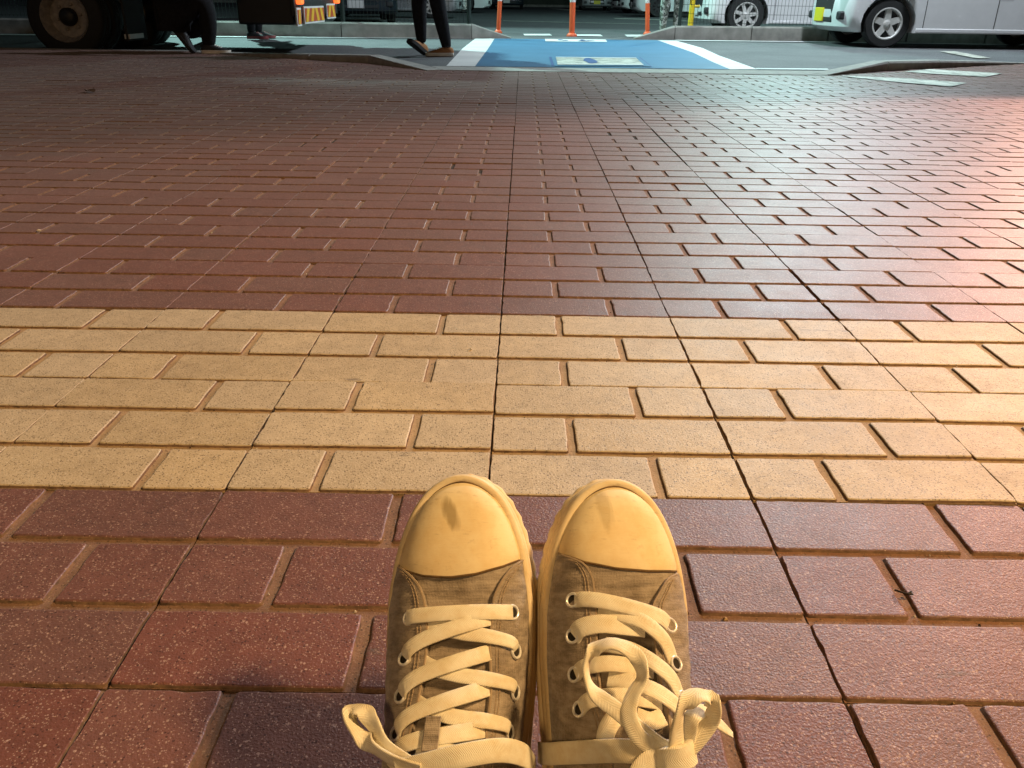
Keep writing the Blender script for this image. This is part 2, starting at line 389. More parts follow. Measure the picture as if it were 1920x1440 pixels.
for d, i, j, x, y, col, par, full, seen in tiles:
    tone = random.random()
    if full and seen and n_near < 50:
        n_near += 1
        t = bpy.data.objects.new('paving_tile', plate_meshes[col, par]); C.objects.link(t); t.parent = pavement
        t.location = (x + random.gauss(0, 0.0006), y + random.gauss(0, 0.0006), random.gauss(0, 0.0006)); t.rotation_euler = (random.gauss(0, 0.0022), random.gauss(0, 0.0022), random.gauss(0, 0.0012))
        for k in range(6):
            b = bpy.data.objects.new('brick', near_meshes[col, par, k, random.randrange(3)]); C.objects.link(b); b.parent = t
    elif full and seen and n_mid < 250:
        n_mid += 1
        t = bpy.data.objects.new('paving_tile', tile_meshes[col, par]); C.objects.link(t); t.parent = pavement
        t.location = (x + random.gauss(0, 0.0006), y + random.gauss(0, 0.0006), random.gauss(0, 0.0008)); t.rotation_euler = (random.gauss(0, 0.0026), random.gauss(0, 0.0026), random.gauss(0, 0.0012))
    else:
        dz = random.gauss(0, 0.0008); far, far_tone = (far_yel, tone_yel) if col == 'yellow' else (far_red, tone_red)
        cells = tile_cells(par)
        for k, rc in enumerate(cells):
            r2 = (x + rc[0], y + rc[1], x + rc[2], y + rc[3])
            yb = [ybound(r2[0]) - 0.012, ybound(r2[2]) - 0.012]
            if r2[3] < min(yb) and not (r2[0] < -0.61 < r2[2] and r2[3] > 6.8):
                n0 = len(far.f); brick_geom(far, r2, -RELIEF - 0.001, 0, 9, 0, 0.0021, dz, sides=free_sides(k)); far_tone += [tone*0.4 + 0.37*k] * (len(far.f) - n0)
            elif r2[1] < min(yb):
                poly = [(r2[0], r2[1]), (r2[2], r2[1]), (r2[2], max(r2[1] + 0.004, min(r2[3], yb[1]))), (r2[0], max(r2[1] + 0.004, min(r2[3], yb[0])))]
                n0 = len(far.f); brick_geom(far, r2, -RELIEF - 0.001, 0, 9, 0, 0.0022, dz, poly); far_tone += [tone*0.4 + 0.37*k] * (len(far.f) - n0)
        if full: plate_far.box((x + GAP/2, y + GAP/2, -0.045), (x + T - GAP/2, y + T - GAP/2, -RELIEF + dz))
        elif y < min(ybound(x), ybound(x+T)) :
            plate_far.prism([(x + GAP/2, y), (x + T - GAP/2, y), (x + T - GAP/2, min(y + T, ybound(x+T)) - 0.012), (x + GAP/2, min(y + T, ybound(x)) - 0.012)], -0.045, -RELIEF)
for mb_, tn_, cl_ in ((far_red, tone_red, 'red'), (far_yel, tone_yel, 'yellow')):
    fo = mb_.build('far_bricks', [M[cl_], M[cl_+'_groove'], M['grime_shade']], pavement, normals=False); tag(fo, kind='stuff')
    at = fo.data.attributes.new('tone', 'FLOAT', 'FACE'); at.data.foreach_set('value', tn_)
tag(plate_far.build('far_tile_beds', M['red_groove'], pavement), kind='stuff')

gr = MB()
for k in range(520):
    i, j = random.randrange(-4, 5), random.randrange(-2, 5); u = random.random() * T
    if random.random() < 0.6: x, y = TX0 + i*T + u, TY0 + j*T + random.choice((0.0975, 0.2025, 0.0)) + random.gauss(0, 0.0025)
    else: x, y = TX0 + i*T + random.choice((0.0, 0.0, 0.1, 0.2)) + random.gauss(0, 0.003), TY0 + j*T + u
    r = random.uniform(0.0005, 0.0014) * (2.0 if random.random() < 0.05 else 1); z = -RELIEF + 0.0004; a = random.random()*6
    gr.loft([[(x + r*q*math.cos(a + 1.57*m)*random.uniform(.7, 1.3), y + r*q*math.sin(a + 1.57*m)*random.uniform(.7, 1.3), z + h*r) for m in range(4)] for q, h in ((1, 0), (0.9, 0.9), (0.3, 1.5))], mi=random.choice((0, 0, 1, 2)))
tag(gr.build('joint_grit', [M['soil'], M['yellow_groove'], M['pale_grit']], pavement), kind='stuff')

# ------------------------------------------------------------------ road, gutter, markings
def sm(t): t = min(1, max(0, t)); return t*t*(3-2*t)
def zroad(x, y): return -0.004 - 0.10 * sm((-1.0 - x) / 1.2) * (1 - sm((y - 9.8) / 2.0))
road = MB(); rings = []
for k in range(120):
    x = -22 + 44 * k / 119 if False else float(np.interp(k, [0, 10, 109, 119], [-60, -9, 9, 60])); y0 = ybound(x) + 0.10
    rings.append([(x, y0 + (13.6 - y0) * q / 24, zroad(x, y0 + (13.6 - y0) * q / 24)) for q in range(25)])
road.loft(rings, closed=False)
tag(road.build('road', M['asphalt'], smooth=True), kind='structure')
tag(MB().box((-90, 13.6, -0.2), (90, 140, -0.003)).build('car_park_surface', M['lot']), kind='structure')
def sheet(name, poly, z, mat, parent=None, follow=False):
    mb = MB(); mb.add([(x, y, (zroad(x, y) + 0.004 if follow else 0) + z) for x, y in poly], [tuple(range(len(poly)))])
    return mb.build(name, mat, parent, normals=False)
gut = tag(MB().prism([(-0.61, 6.88), (2.36, 6.93), (2.52, 7.38), (0.9, 7.30), (-0.75, 7.26)], -0.2, 0.003).build('gutter', M['concrete'], bevel=0.006), kind='structure')
cross = tag(sheet('crossing_paint', [(-0.385, 7.28), (0.65, 7.315), (1.70, 7.36), (1.735, 8.2), (1.835, 9.8), (1.87, 12.66), (-0.39, 12.44), (-0.38, 9.9)], 0.005, M['blue_paint']), kind='structure')
for nm, poly in (('white_stripe', [(-0.62, 7.27), (-0.387, 7.28), (-0.382, 9.9), (-0.392, 12.44), (-0.65, 12.38), (-0.66, 9.84)]),
                 ('white_stripe', [(1.702, 7.36), (1.94, 7.41), (2.01, 9.26), (2.12, 10.7), (2.12, 12.62), (1.872, 12.66), (1.837, 9.8), (1.737, 8.2)])):
    sheet(nm, poly, 0.005, M['white_paint'], cross)
sheet('blue_frame', [(0.24, 7.38), (1.08, 7.48), (1.14, 8.72), (0.25, 8.60)], 0.008, M['dark_blue_paint'], cross)
sheet('blue_field', [(0.262, 7.36), (1.066, 7.46), (1.118, 8.69), (0.272, 8.575)], 0.011, M['blue_paint'], cross)
w2 = sheet('pictogram_panel', [(0.29, 7.45), (1.02, 7.55), (1.07, 8.50), (0.31, 8.45)], 0.014, M['worn_paint'], cross)
sheet('panel_edge', [(0.292, 7.452), (1.018, 7.552), (1.022, 7.66), (0.294, 7.55)], 0.017, M['white_paint'], w2)
sheet('panel_edge', [(0.308, 8.37), (1.066, 8.42), (1.068, 8.498), (0.309, 8.448)], 0.017, M['white_paint'], w2)
def blob(cx, cy, rx, ry, n=14, w=0.12): return [(cx + rx*math.cos(2*math.pi*k/n)*(1+w*math.sin(3*k)), cy + ry*math.sin(2*math.pi*k/n)*(1+w*math.cos(2*k))) for k in range(n)]
sheet('figure_mark', blob(0.60, 8.0, 0.055, 0.36), 0.017, M['dark_blue_paint'], w2)
w1 = sheet('pictogram_panel', [(0.29, 11.75), (1.10, 11.85), (1.14, 12.55), (0.30, 12.47)], 0.009, M['white_paint'], cross)
for (cx, cy, rx, ry) in ((0.50, 12.2, 0.035, 0.13), (0.56, 12.05, 0.04, 0.09), (0.80, 12.25, 0.03, 0.10), (0.80, 12.0, 0.075, 0.10), (0.90, 12.1, 0.055, 0.06)):
    sheet('figure_mark', blob(cx, cy, rx, ry), 0.012, M['dark_blue_paint'], w1)
mk = tag(sheet('edge_line', [(-12, 11.35), (-6.64, 11.50), (-4.68, 11.67), (-2.41, 12.00), (-0.66, 12.33), (-0.66, 12.48), (-2.45, 12.17), (-4.75, 11.86), (-6.7, 11.70), (-12, 11.55)], 0.006, M['white_paint'], None, True), kind='structure')
tag(sheet('edge_line', [(2.14, 12.62), (3.15, 12.72), (4.4, 12.80), (6.5, 12.80), (12, 12.80), (12, 12.97), (6.5, 12.97), (4.4, 12.97), (3.2, 12.91), (2.14, 12.80)], 0.006, M['white_paint'], None, True), kind='structure')
tag(sheet('edge_line', [(1.93, 7.415), (2.54, 7.455), (2.56, 7.55), (1.95, 7.50)], 0.008, M['white_paint']), kind='structure')
for poly in ([(2.42, 6.86), (2.90, 6.70), (3.17, 6.38), (2.92, 6.08), (2.67, 6.38)], [(3.14, 7.42), (3.50, 7.72), (3.93, 7.36), (3.60, 6.98), (3.28, 7.20)]):
    tag(sheet('paint_bar', poly, 0.005, M['worn_paint']), kind='structure')
tag(sheet('arrow_mark', [(4.93, 10.75), (4.73, 9.45), (4.92, 9.5), (5.14, 10.81)], 0.006, M['worn_paint']), kind='structure')
for poly in ([(0.0, 14.28), (0.02, 13.70), (0.44, 13.82), (0.42, 14.44)], [(0.79, 14.36), (0.76, 13.83), (1.21, 13.79), (1.23, 14.52)], [(1.62, 14.56), (1.58, 13.83), (1.90, 13.9), (1.98, 14.67)]):
    tag(sheet('dash_mark', poly, 0.004, M['white_paint']), kind='structure')
for poly in ([(-0.5, 22.3), (3.1, 21.0), (3.1, 21.2), (-0.5, 22.55)], [(1.4, 52), (2.1, 44), (2.9, 44), (2.3, 52)], [(-1.9, 48), (-0.4, 48), (-0.4, 50), (-1.9, 50)], [(2.7, 26.8), (4.6, 25.4), (4.6, 25.9), (2.7, 27.6)]):
    tag(sheet('bay_line', poly, 0.004, M['worn_paint']), kind='structure')

# kerbs beside the crossing, each of several stones
def kerb(label, pts, hs, width, side):
    t = empty('kerb', (pts[0][0], pts[0][1], 0), 0, label, 'kerb')
    for k in range(len(pts) - 1):
        (ax, ay), (bx, by) = pts[k], pts[k+1]; dx, dy = bx-ax, by-ay; L = math.hypot(dx, dy); nx, ny = -dy/L*side, dx/L*side
        g = 0.004 / L; ax, ay, bx, by = ax+dx*g, ay+dy*g, bx-dx*g, by-dy*g
        ox, oy = pts[0]; mb = MB(); w = width
        prof = []
        for (px, py, h) in ((ax, ay, hs[k]), (bx, by, hs[k+1])):
            px -= ox; py -= oy; ch = min(0.015, h*0.4)
            prof.append([(px, py, -0.2), (px, py, h - ch), (px + nx*ch, py + ny*ch, h), (px + nx*(w-ch), py + ny*(w-ch), h), (px + nx*w, py + ny*w, h - ch), (px + nx*w, py + ny*w, -0.2)])
        mb.loft(prof); mb.build('kerb_stone', M['concrete'], t)
    return t
kerb('low concrete kerb sloping down left of the blue crossing, by the walker', [(-3.11, 8.72), (-2.45, 8.33), (-1.79, 7.95), (-1.2, 7.63), (-0.61, 6.90)], [0.004, 0.022, 0.045, 0.062, 0.004], 0.15, -1)
kerb('low concrete kerb right of the blue crossing, beside the painted bars', [(2.38, 6.97), (3.05, 7.51), (3.69, 7.98), (4.30, 8.40), (4.87, 8.77)], [0.004, 0.074, 0.060, 0.035, 0.004], 0.15, 1)
kerb('flush concrete edging in front of the truck wheels', [(-9, 8.80), (-7.5, 8.79), (-6, 8.77), (-4.5, 8.76), (-3.12, 8.74)], [0.003]*5, 0.12, 1)
kerb('flush concrete edging at the far right of the paving', [(4.88, 8.78), (6.3, 8.79), (7.8, 8.8)], [0.003]*3, 0.12, 1)

def low_wall(label, pts, hs, th):
    t = empty('low_wall', (pts[0][0], pts[0][1], 0), 0, label, 'wall')
    ox, oy = pts[0]
    for k in range(len(pts) - 1):
        (ax, ay), (bx, by) = pts[k], pts[k+1]; n = max(1, round(math.hypot(bx-ax, by-ay) / 1.2)) if abs(hs[k]-hs[k+1]) < 0.05 else 1
        for q in range(n):
            f0, f1 = q/n + 0.003, (q+1)/n - 0.003
            sec = []
            for f in (f0, f1):
                x, y, h = ax + (bx-ax)*f - ox, ay + (by-ay)*f - oy, hs[k] + (hs[k+1]-hs[k])*f; c = min(0.02, h*0.3)
                sec.append([(x, y, -0.15), (x, y, h-c), (x, y+c, h), (x, y+th-c, h), (x, y+th, h-c), (x, y+th, -0.15)])
            MB().loft(sec).build('wall_block', M['wall_concrete'], t)
    return t
low_wall('low grey concrete wall behind the walker, ending in a ramp left of the orange posts', [(-9, 12.06), (-4.86, 12.12), (-2.43, 12.14), (-0.70, 12.38), (-0.17, 12.66)], [0.18, 0.18, 0.19, 0.185, 0.01], 0.16)
low_wall('low grey concrete wall in front of the white van, with a ramped end', [(1.60, 13.08), (2.18, 13.12), (4.4, 13.18), (9, 13.3)], [0.01, 0.18, 0.19, 0.19], 0.16)

# fences on the walls: posts and welded mesh
def fence(label, x0, y0, x1, y1, posts):
    t = empty('mesh_fence', (x0, y0, 0.17), 0, label, 'fence'); L = x1 - x0; s = (y1-y0)/L
    for p in posts:
        MB().tube([(p-x0, (p-x0)*s, 0), (p-x0, (p-x0)*s, 1.3)], 0.028, 10).build('post', M['fence'], t)
    mb = MB(); x = 0.03
    while x < L: mb.box((x-0.002, x*s-0.002+0.03, 0.03), (x+0.002, x*s+0.002+0.03, 1.25)); x += 0.05
    for z in (0.05, 0.17, 0.29, 0.41, 0.65, 0.89, 1.13, 1.25):
        mb.add([(0, 0.026, z-0.0025), (L, L*s+0.026, z-0.0025), (L, L*s+0.026, z+0.0025), (0, 0.026, z+0.0025), (0, 0.031, z-0.0025), (L, L*s+0.031, z-0.0025), (L, L*s+0.031, z+0.0025), (0, 0.031, z+0.0025)],
               [(0,1,2,3),(7,6,5,4),(0,4,5,1),(3,2,6,7)])
    tag(mb.build('wire_mesh', M['fence'], t), kind='stuff')
fence('dark green wire mesh fence on the low wall behind the walker', -8.5, 12.18, -0.72, 12.46, (-8.4, -6.5, -4.5, -2.45, -0.74))
fence('dark green wire mesh fence on the low wall in front of the white van', 2.22, 13.2, 8.5, 13.35, (2.25, 4.24, 6.2, 8.2))

# ------------------------------------------------------------------ orange delineators, yellow post
def delineator(label, x, y, r, lean):
    t = empty('marker_post', (x, y, -0.003), 0, label, 'post', 'orange posts across the car park entrance'); t.rotation_euler = (0, lean, 0)
    MB().lathe([(r*1.9, 0), (r*1.9, 0.018), (r*1.35, 0.045), (r*1.1, 0.05)], 'Z', n=20).build('foot', M['orange'], t, smooth=True)
    MB().lathe([(r, 0.04), (r, 0.66), (r*0.8, 0.70), (0.001, 0.71)], 'Z', n=20).build('shaft', M['orange'], t, smooth=True)
    for z in (0.47, 0.59): MB().lathe([(r*1.02, z), (r*1.03, z+0.002), (r*1.03, z+0.07), (r*1.02, z+0.072)], 'Z', n=20).build('reflective_band', M['band'], t, smooth=True)
delineator('orange marker post left of the blue crossing by the wall ramp', -0.40, 14.6, 0.034, 0.05)
delineator('thick orange marker post at the middle of the car park entrance', 0.735, 13.75, 0.042, -0.01)
delineator('orange marker post right of the blue crossing by the wall ramp', 2.03, 14.9, 0.036, -0.07)
yp = empty('barrier_post', (2.72, 14.9, 0), 0, 'yellow steel post behind the fence beside the white van', 'post')
MB().tube([(0, 0, 0), (0, 0, 0.85)], 0.045, 16).build('post', M['yellow_post'], yp, smooth=True)
MB().tube([(0, 0, 0.43), (0.12, 0, 0.43)], 0.022, 10).build('rail_stub', M['yellow_post'], yp, smooth=True)
MB().box((-0.09, -0.09, 0), (0.09, 0.09, 0.012)).build('base_plate', M['yellow_post'], yp)
tag(MB().box((-40, 62, -0.1), (50, 62.4, 2.2)).build('boundary_wall', M['hedge']), 'long dark wall at the far end of the car park', 'wall')
tag(MB().box((-30, 60.4, -0.01), (40, 60.6, 0.14)).build('stone_edging', M['wall_concrete']), 'pale stone edging at the foot of the far dark wall', 'kerb')

# ------------------------------------------------------------------ vehicles
def wheel(parent, x, y, z, r, w, sg, mat, spokes=7, rr=0.64, wid=0.30):
    """wheel on the side sg (+1/-1 along local y)"""
    t = MB().lathe([(r*rr, -w/2), (r*0.93, -w/2), (r*0.985, -w/2+0.02), (r, -w/2+0.05), (r, w/2-0.05), (r*0.985, w/2-0.02), (r*0.93, w/2), (r*rr, w/2)], 'Y', n=40, close=True)
    o = t.build('wheel', M['rubber'], parent, smooth=True); o.location = (x, y, z)
    q = r*rr; e = sg*w/2; m = MB()
    m.lathe([(q*1.0, e*0.2), (q*1.03, e), (q*0.96, e*1.02), (q*0.90, e*0.8), (q*0.86, e*0.2)], 'Y', n=40)
    for k in range(spokes):
        a = 2*math.pi*k/spokes + 0.3; c, s = math.cos(a), math.sin(a); h0, h1 = q*wid*0.55, q*wid*0.42
        P = []
        for rad, hh, yy in ((q*0.14, h0, e*0.80), (q*0.93, h1, e*0.88)):
            for sd in (-1, 1):
                for dy in (0, -0.04*sg): P.append((rad*c - sd*hh*s, yy + dy, rad*s + sd*hh*c))
        m.add(P, [(0,2,6,4),(1,5,7,3),(0,4,5,1),(2,3,7,6),(4,6,7,5),(0,1,3,2)])
    m.lathe([(q*0.24, e*0.5), (q*0.24, e*0.9), (q*0.12, e*1.0), (0.001, e*1.0)], 'Y', n=20)
    m.build('rim', mat, o)
    MB().lathe([(q*0.88, e*0.25), (q*0.88, e*0.30), (0.001, e*0.30)], 'Y', n=24).build('brake_disc', M['dark_plastic'], o)
    return o
def car(label, loc, rz, L, W, H, wb, fo, r, paint, kind='box', plate=None, rim='alloy', spokes=7, group=None, zb=0.18, plate_y=0.0, wid=0.30):
    """local x forward, origin under the front axle's middle"""
    t = empty('parked_car' if group else 'moving_car', loc, rz, label, 'car', group)
    f, b = fo, fo - L; A = r + 0.055; belt = 0.52*H if kind == 'box' else 0.60*H
    low = [(b, zb + 0.06), (b + 0.06, zb)]
    for cx in (-wb, 0.0):
        zc = r; a0 = math.asin((zc - zb) / A) if zc - zb < A else math.pi/2
        for k in range(13):
            a = math.pi + a0 - (math.pi + 2*a0) * k/12
            low.append((cx + A*math.cos(a), zc + A*math.sin(a)))
    low += [(f - 0.12, zb), (f - 0.02, zb + 0.06), (f, zb + 0.20), (f - 0.02, 0.62)]
    if kind == 'box': low += [(f - 0.10, 0.82), (f - 0.42, belt + 0.05), (b + 0.01, belt + 0.05)]
    else: low += [(f - 0.08, 0.70), (f - 0.95, belt + 0.03), (b + 0.55, belt + 0.05), (b + 0.03, belt)]
    n = len(low); mb = MB(); rings = []
    for yy, ins in ((-W/2, 0.20), (-W/2 + 0.03, 0.13), (-W/2 + 0.10, 0.07), (-W/2 + 0.24, 0.02), (-W/2 + 0.45, 0.0), (W/2 - 0.45, 0.0), (W/2 - 0.24, 0.02), (W/2 - 0.10, 0.07), (W/2 - 0.03, 0.13), (W/2, 0.20)):
        mx = (f + b)/2; rings.append([(x + (0.0 if abs(x-mx) < L/2-0.20 else (-ins if x > mx else ins)), yy, z) for x, z in low])
    mb.loft(rings); mb.build('body', M[paint], t, smooth=True)
    MB().box((b + 0.15, -W/2 + 0.22, zb + 0.02), (f - 0.2, W/2 - 0.22, 0.45)).build('underbody', M['dark_plastic'], t)
    if kind == 'box': top = [(f - 0.50, f - 0.92), (b + 0.04, b + 0.16)]
    else: top = [(f - 1.0, f - 1.75), (b + 0.50, b + 1.05)]
    g = MB(); z0, z1 = belt + 0.045, H - 0.05
    g.loft([[(top[0][0], -W/2+0.05, z0), (top[0][0], W/2-0.05, z0), (top[1][0], W/2-0.05, z0), (top[1][0], -W/2+0.05, z0)],
            [(top[0][1], -W/2+0.17, z1), (top[0][1], W/2-0.17, z1), (top[1][1], W/2-0.17, z1), (top[1][1], -W/2+0.17, z1)]])
    g.build('cabin_glass', M['glass'], t, bevel=0.03)
    MB().box((top[1][1] - 0.04, -W/2 + 0.14, z1 - 0.01), (top[0][1] + 0.04, W/2 - 0.14, H)).build('roof', M[paint], t, bevel=0.03)
    for s in (-1, 1):
        for fx in (0.0, 1.0):
            x0, x1 = top[0][0] + (top[1][0]-top[0][0])*(fx*0.9 + 0.05), top[0][1] + (top[1][1]-top[0][1])*(fx*0.9 + 0.05)
            MB().tube([(x0, s*(W/2-0.045), z0), (x1, s*(W/2-0.16), z1)], 0.035, 6).build('pillar', M[paint], t)
        MB().tube([((top[0][0]+top[1][0])/2, s*(W/2-0.04), z0), ((top[0][1]+top[1][1])/2, s*(W/2-0.16), z1)], 0.04, 6).build('pillar', M[paint], t)
        MB().box((f - 0.14, s*(W/2 - 0.20) - 0.14, 0.62), (f - 0.035, s*(W/2 - 0.20) + 0.14, 0.78)).build('headlight', M['lens'], t, bevel=0.03)
        MB().box((f - 0.10, s*(W/2 - 0.17) - 0.07, zb + 0.14), (f - 0.012, s*(W/2 - 0.17) + 0.07, zb + 0.24)).build('fog_lamp', M['dark_plastic'], t, bevel=0.02)
        MB().box((b - 0.01, s*(W/2 - 0.12) - 0.07, 0.62), (b + 0.10, s*(W/2 - 0.12) + 0.07, 1.0)).build('tail_light', M['red_lens'], t, bevel=0.02)
        MB().box((top[0][0] - 0.30, s*(W/2 + 0.07) - 0.08, belt + 0.06), (top[0][0] - 0.18, s*(W/2 + 0.07) + 0.08, belt + 0.20)).build('door_mirror', M[paint], t, bevel=0.03)
        for x in (-A - 0.10, -wb/2 - 0.15, -wb + A + 0.05):
            MB().box((x - 0.004, s*(W/2 - 0.005) - 0.006, zb + 0.06), (x + 0.004, s*(W/2 - 0.005) + 0.008, belt)).build('door_seam', M['dark_plastic'], t)
        for x in (-wb/2 - 0.28, -wb + A - 0.25):
            MB().box((x, s*(W/2 + 0.012) - 0.016, belt - 0.16), (x + 0.17, s*(W/2 + 0.012) + 0.016, belt - 0.125)).build('door_handle', M[paint], t, bevel=0.008)
        MB().box((-wb + A + 0.02, s*(W/2 - 0.012) - 0.02, zb + 0.005), (-A - 0.02, s*(W/2 - 0.012) + 0.02, zb + 0.055)).build('side_sill', M[paint], t, bevel=0.01)
    MB().box((f - 0.10, -W/2 + 0.38, zb + 0.10), (f - 0.005, W/2 - 0.38, 0.66)).build('grille', M['dark_plastic'], t, bevel=0.02)
    if plate:
        po = MB().box((-0.02, -0.165, 0.29), (0.014, 0.165, 0.455)).build('number_plate', M[plate], t, bevel=0.006); po.location = (f, plate_y, 0)
        MB().box((b - 0.014, -0.165, 0.5), (b + 0.02, 0.165, 0.665)).build('number_plate', M[plate], t, bevel=0.006)
    for cx in (0.0, -wb):
        for s in (-1, 1): wheel(t, cx, s*(W/2 - 0.10), r, r, 0.165, s, M[rim], spokes, wid=wid)
    return t
PK = 'cars parked in the far car park'
car('white small car driving left on the road past the white van', (4.57, 12.25, -0.004), math.pi, 3.39, 1.475, 1.62, 2.35, 0.60, 0.285, 'white_car', 'box', 'yellow_plate', spokes=5, plate_y=-0.12, wid=0.42)
car('white van parked right behind the mesh fence beside the yellow post', (3.68, 16.0, -0.003), math.pi, 4.2, 1.60, 1.9, 2.55, 0.68, 0.305, 'white_car', 'box', 'white_plate', group=PK, spokes=7)
car('dark car parked nose forward between the truck tail and the fence', (-3.55, 19.3, -0.003), R(-78), 4.4, 1.70, 1.45, 2.6, 0.85, 0.31, 'dark_car', 'sedan', 'white_plate', group=PK, spokes=9)
car('silver car parked side on behind the walker', (-2.42, 24.9, -0.003), 0.0, 4.4, 1.70, 1.5, 2.6, 0.80, 0.31, 'silver_car', 'sedan', 'white_plate', group=PK, spokes=7)
car('white car parked side on, its nose by the left orange post', (-2.15, 34.0, -0.003), 0.0, 4.3, 1.70, 1.55, 2.6, 0.95, 0.33, 'white_car', 'box', 'white_plate', group=PK, spokes=12)
car('small dark car far back behind the left orange post', (-0.85, 46.5, -0.003), R(-90), 3.9, 1.68, 1.5, 2.45, 0.75, 0.30, 'dark_car', 'sedan', 'white_plate', group=PK)
car('small silver van facing forward with yellow plate, far right of the middle orange post', (3.62, 46.0, -0.003), R(-90), 3.39, 1.475, 1.85, 2.4, 0.45, 0.28, 'silver_car', 'box', 'yellow_plate', group=PK)
car('silver car behind the small silver van, far back', (5.6, 52.0, -0.003), R(-160), 4.2, 1.70, 1.5, 2.5, 0.8, 0.30, 'silver_car', 'sedan', 'white_plate', group=PK)
car('white car parked behind the right orange post, farther of two', (4.60, 38.5, -0.003), math.pi + 0.25, 4.2, 1.70, 1.6, 2.55, 0.80, 0.31, 'white_car', 'box', 'white_plate', group=PK)
car('white car with dark wheels parked behind the right orange post, nearer of two', (4.42, 31.0, -0.003), math.pi, 4.3, 1.70, 1.6, 2.6, 0.82, 0.33, 'white_car', 'box', 'white_plate', rim='black_metal', group=PK, spokes=10)

# truck
tr = empty('truck', (-4.62, 9.15, zroad(-4.6, 9.3)), 0, 'dark truck standing at the paving edge, striped plates on its tail', 'truck')
RW = 0.385
def truck_wheel(x, y, z, sg, dual):
    for q in range(2 if dual else 1):
        yy = y + q * 0.27 * (-sg) 
        o = MB().lathe([(0.235, -0.115), (RW*0.90, -0.115), (RW*0.97, -0.10), (RW, -0.075), (RW, -0.03), (RW-0.012, -0.027), (RW-0.012, -0.015), (RW, -0.012), (RW, 0.012), (RW-0.012, 0.015), (RW-0.012, 0.027), (RW, 0.03), (RW, 0.075), (RW*0.97, 0.10), (RW*0.90, 0.115), (0.235, 0.115)], 'Y', n=48, close=True).build('wheel', M['rubber'], tr, smooth=True)
        o.location = (x, yy, z); e = sg
        rim = MB().lathe([(0.225, 0.0), (0.245, e*0.112), (0.236, e*0.125), (0.226, e*0.112), (0.215, e*0.05), (0.195, e*0.03), (0.19, -e*0.04), (0.155, -e*0.06), (0.15, -e*0.02 if q == 0 else -e*0.06), (0.095, -e*0.015 if q == 0 else -e*0.06), (0.001, -e*0.015 if q == 0 else -e*0.06)], 'Y', n=48).build('rim', M['steel_rim'], o, smooth=True)
        if q == 0:
            MB().lathe([(0.088, -e*0.02), (0.085, e*0.05), (0.06, e*0.075), (0.001, e*0.08)], 'Y', n=24).build('hub', M['black_metal'], o, smooth=True)
            for k in range(6):
                a = 2*math.pi*k/6 + 0.2
                MB().lathe([(0.017, -e*0.02), (0.017, e*0.022), (0.008, e*0.03)], 'Y', (0.122*math.cos(a), 0, 0.122*math.sin(a)), 6).build('wheel_nut', M['steel_rim'], o)
                a += 0.52
                MB().lathe([(0.026, -e*0.045), (0.026, -e*0.008), (0.001, -e*0.008)], 'Y', (0.168*math.cos(a), 0, 0.168*math.sin(a)), 12).build('hand_hole', M['black_metal'], o)
truck_wheel(0, 0.12, RW, -1, True); truck_wheel(0, 1.85, RW, 1, True)
truck_wheel(-3.2, 0.15, RW, -1, False); truck_wheel(-3.2, 1.82, RW, 1, False)
MB().tube([(0, 0.3, RW), (0, 1.7, RW)], 0.07, 12).build('axle', M['black_metal'], tr)
MB().lathe([(0.001, 0.80), (0.17, 0.86), (0.20, 0.98), (0.17, 1.10), (0.001, 1.16)], 'Y', (0, 0, RW), 20).build('differential', M['black_metal'], tr, smooth=True)
for y in (0.62, 1.32): MB().box((-5.0, y-0.05, 0.66), (2.35, y+0.05, 0.88)).build('chassis_rail', M['black_metal'], tr)
MB().box((-3.9, -0.02, 1.0), (2.40, 2.08, 3.02)).build('cargo_box', M['dark_plastic'], tr, bevel=0.03)
MB().box((-5.7, 0.0, 0.75), (-4.0, 2.05, 2.4)).build('cab', M['dark_plastic'], tr, bevel=0.12, seg=3)
MB().box((-5.72, 0.15, 1.5), (-5.5, 1.9, 2.2)).build('windscreen', M['glass'], tr, bevel=0.04)
MB().box((1.75, 0.02, 0.34), (2.32, 2.02, 0.66)).build('tail_frame', M['black_metal'], tr, bevel=0.02)
MB().box((2.30, -0.03, 0.42), (2.345, 2.05, 0.58)).build('rear_bumper', M['black_metal'], tr, bevel=0.01)
for y0, y1, z0, z1, st in ((-0.03, 0.15, 0.33, 0.50, 1), (0.28, 1.22, 0.345, 0.51, 4), (1.38, 1.85, 0.37, 0.53, 2)):
    pl = MB().box((2.346, y0, z0), (2.362, y1, z1)).build('striped_plate', M['chev_white'], tr)
    MB().box((2.3625, y0 + 0.02, z0 + 0.018), (2.366, y1 - 0.02, z1 - 0.018)).build('red_field', M['chev_red'], pl)
    w = (y1 - y0 - 0.04) / (st * 2); mid = (y0 + y1) / 2
    for k in range(st):
        a = y0 + 0.02 + w * (2*k + 0.5); sl = 0.09 * (1 if a + w/2 < mid else -1)
        if st == 1: sl = 0.03
        h0, h1 = z0 + 0.018, z1 - 0.018; cl = lambda v: min(max(v, y0 + 0.02), y1 - 0.02)
        MB().add([(2.3675, cl(a - sl/2), h0), (2.3675, cl(a + w - sl/2), h0), (2.3675, cl(a + w + sl/2), h1), (2.3675, cl(a + sl/2), h1)], [(0,1,2,3)]) 
        mb = MB(); mb.add([(2.3675, cl(a - sl/2), h0), (2.3675, cl(a + w - sl/2), h0), (2.3675, cl(a + w + sl/2), h1), (2.3675, cl(a + sl/2), h1)], [(0,1,2,3)])
        mb.build('yellow_stripe', M['chev_yellow'], pl, normals=False)
for y in (0.02, 1.85): MB().box((2.345, y, 0.53), (2.40, y + 0.14, 0.70)).build('tail_light', M['tail'], tr, bevel=0.015)
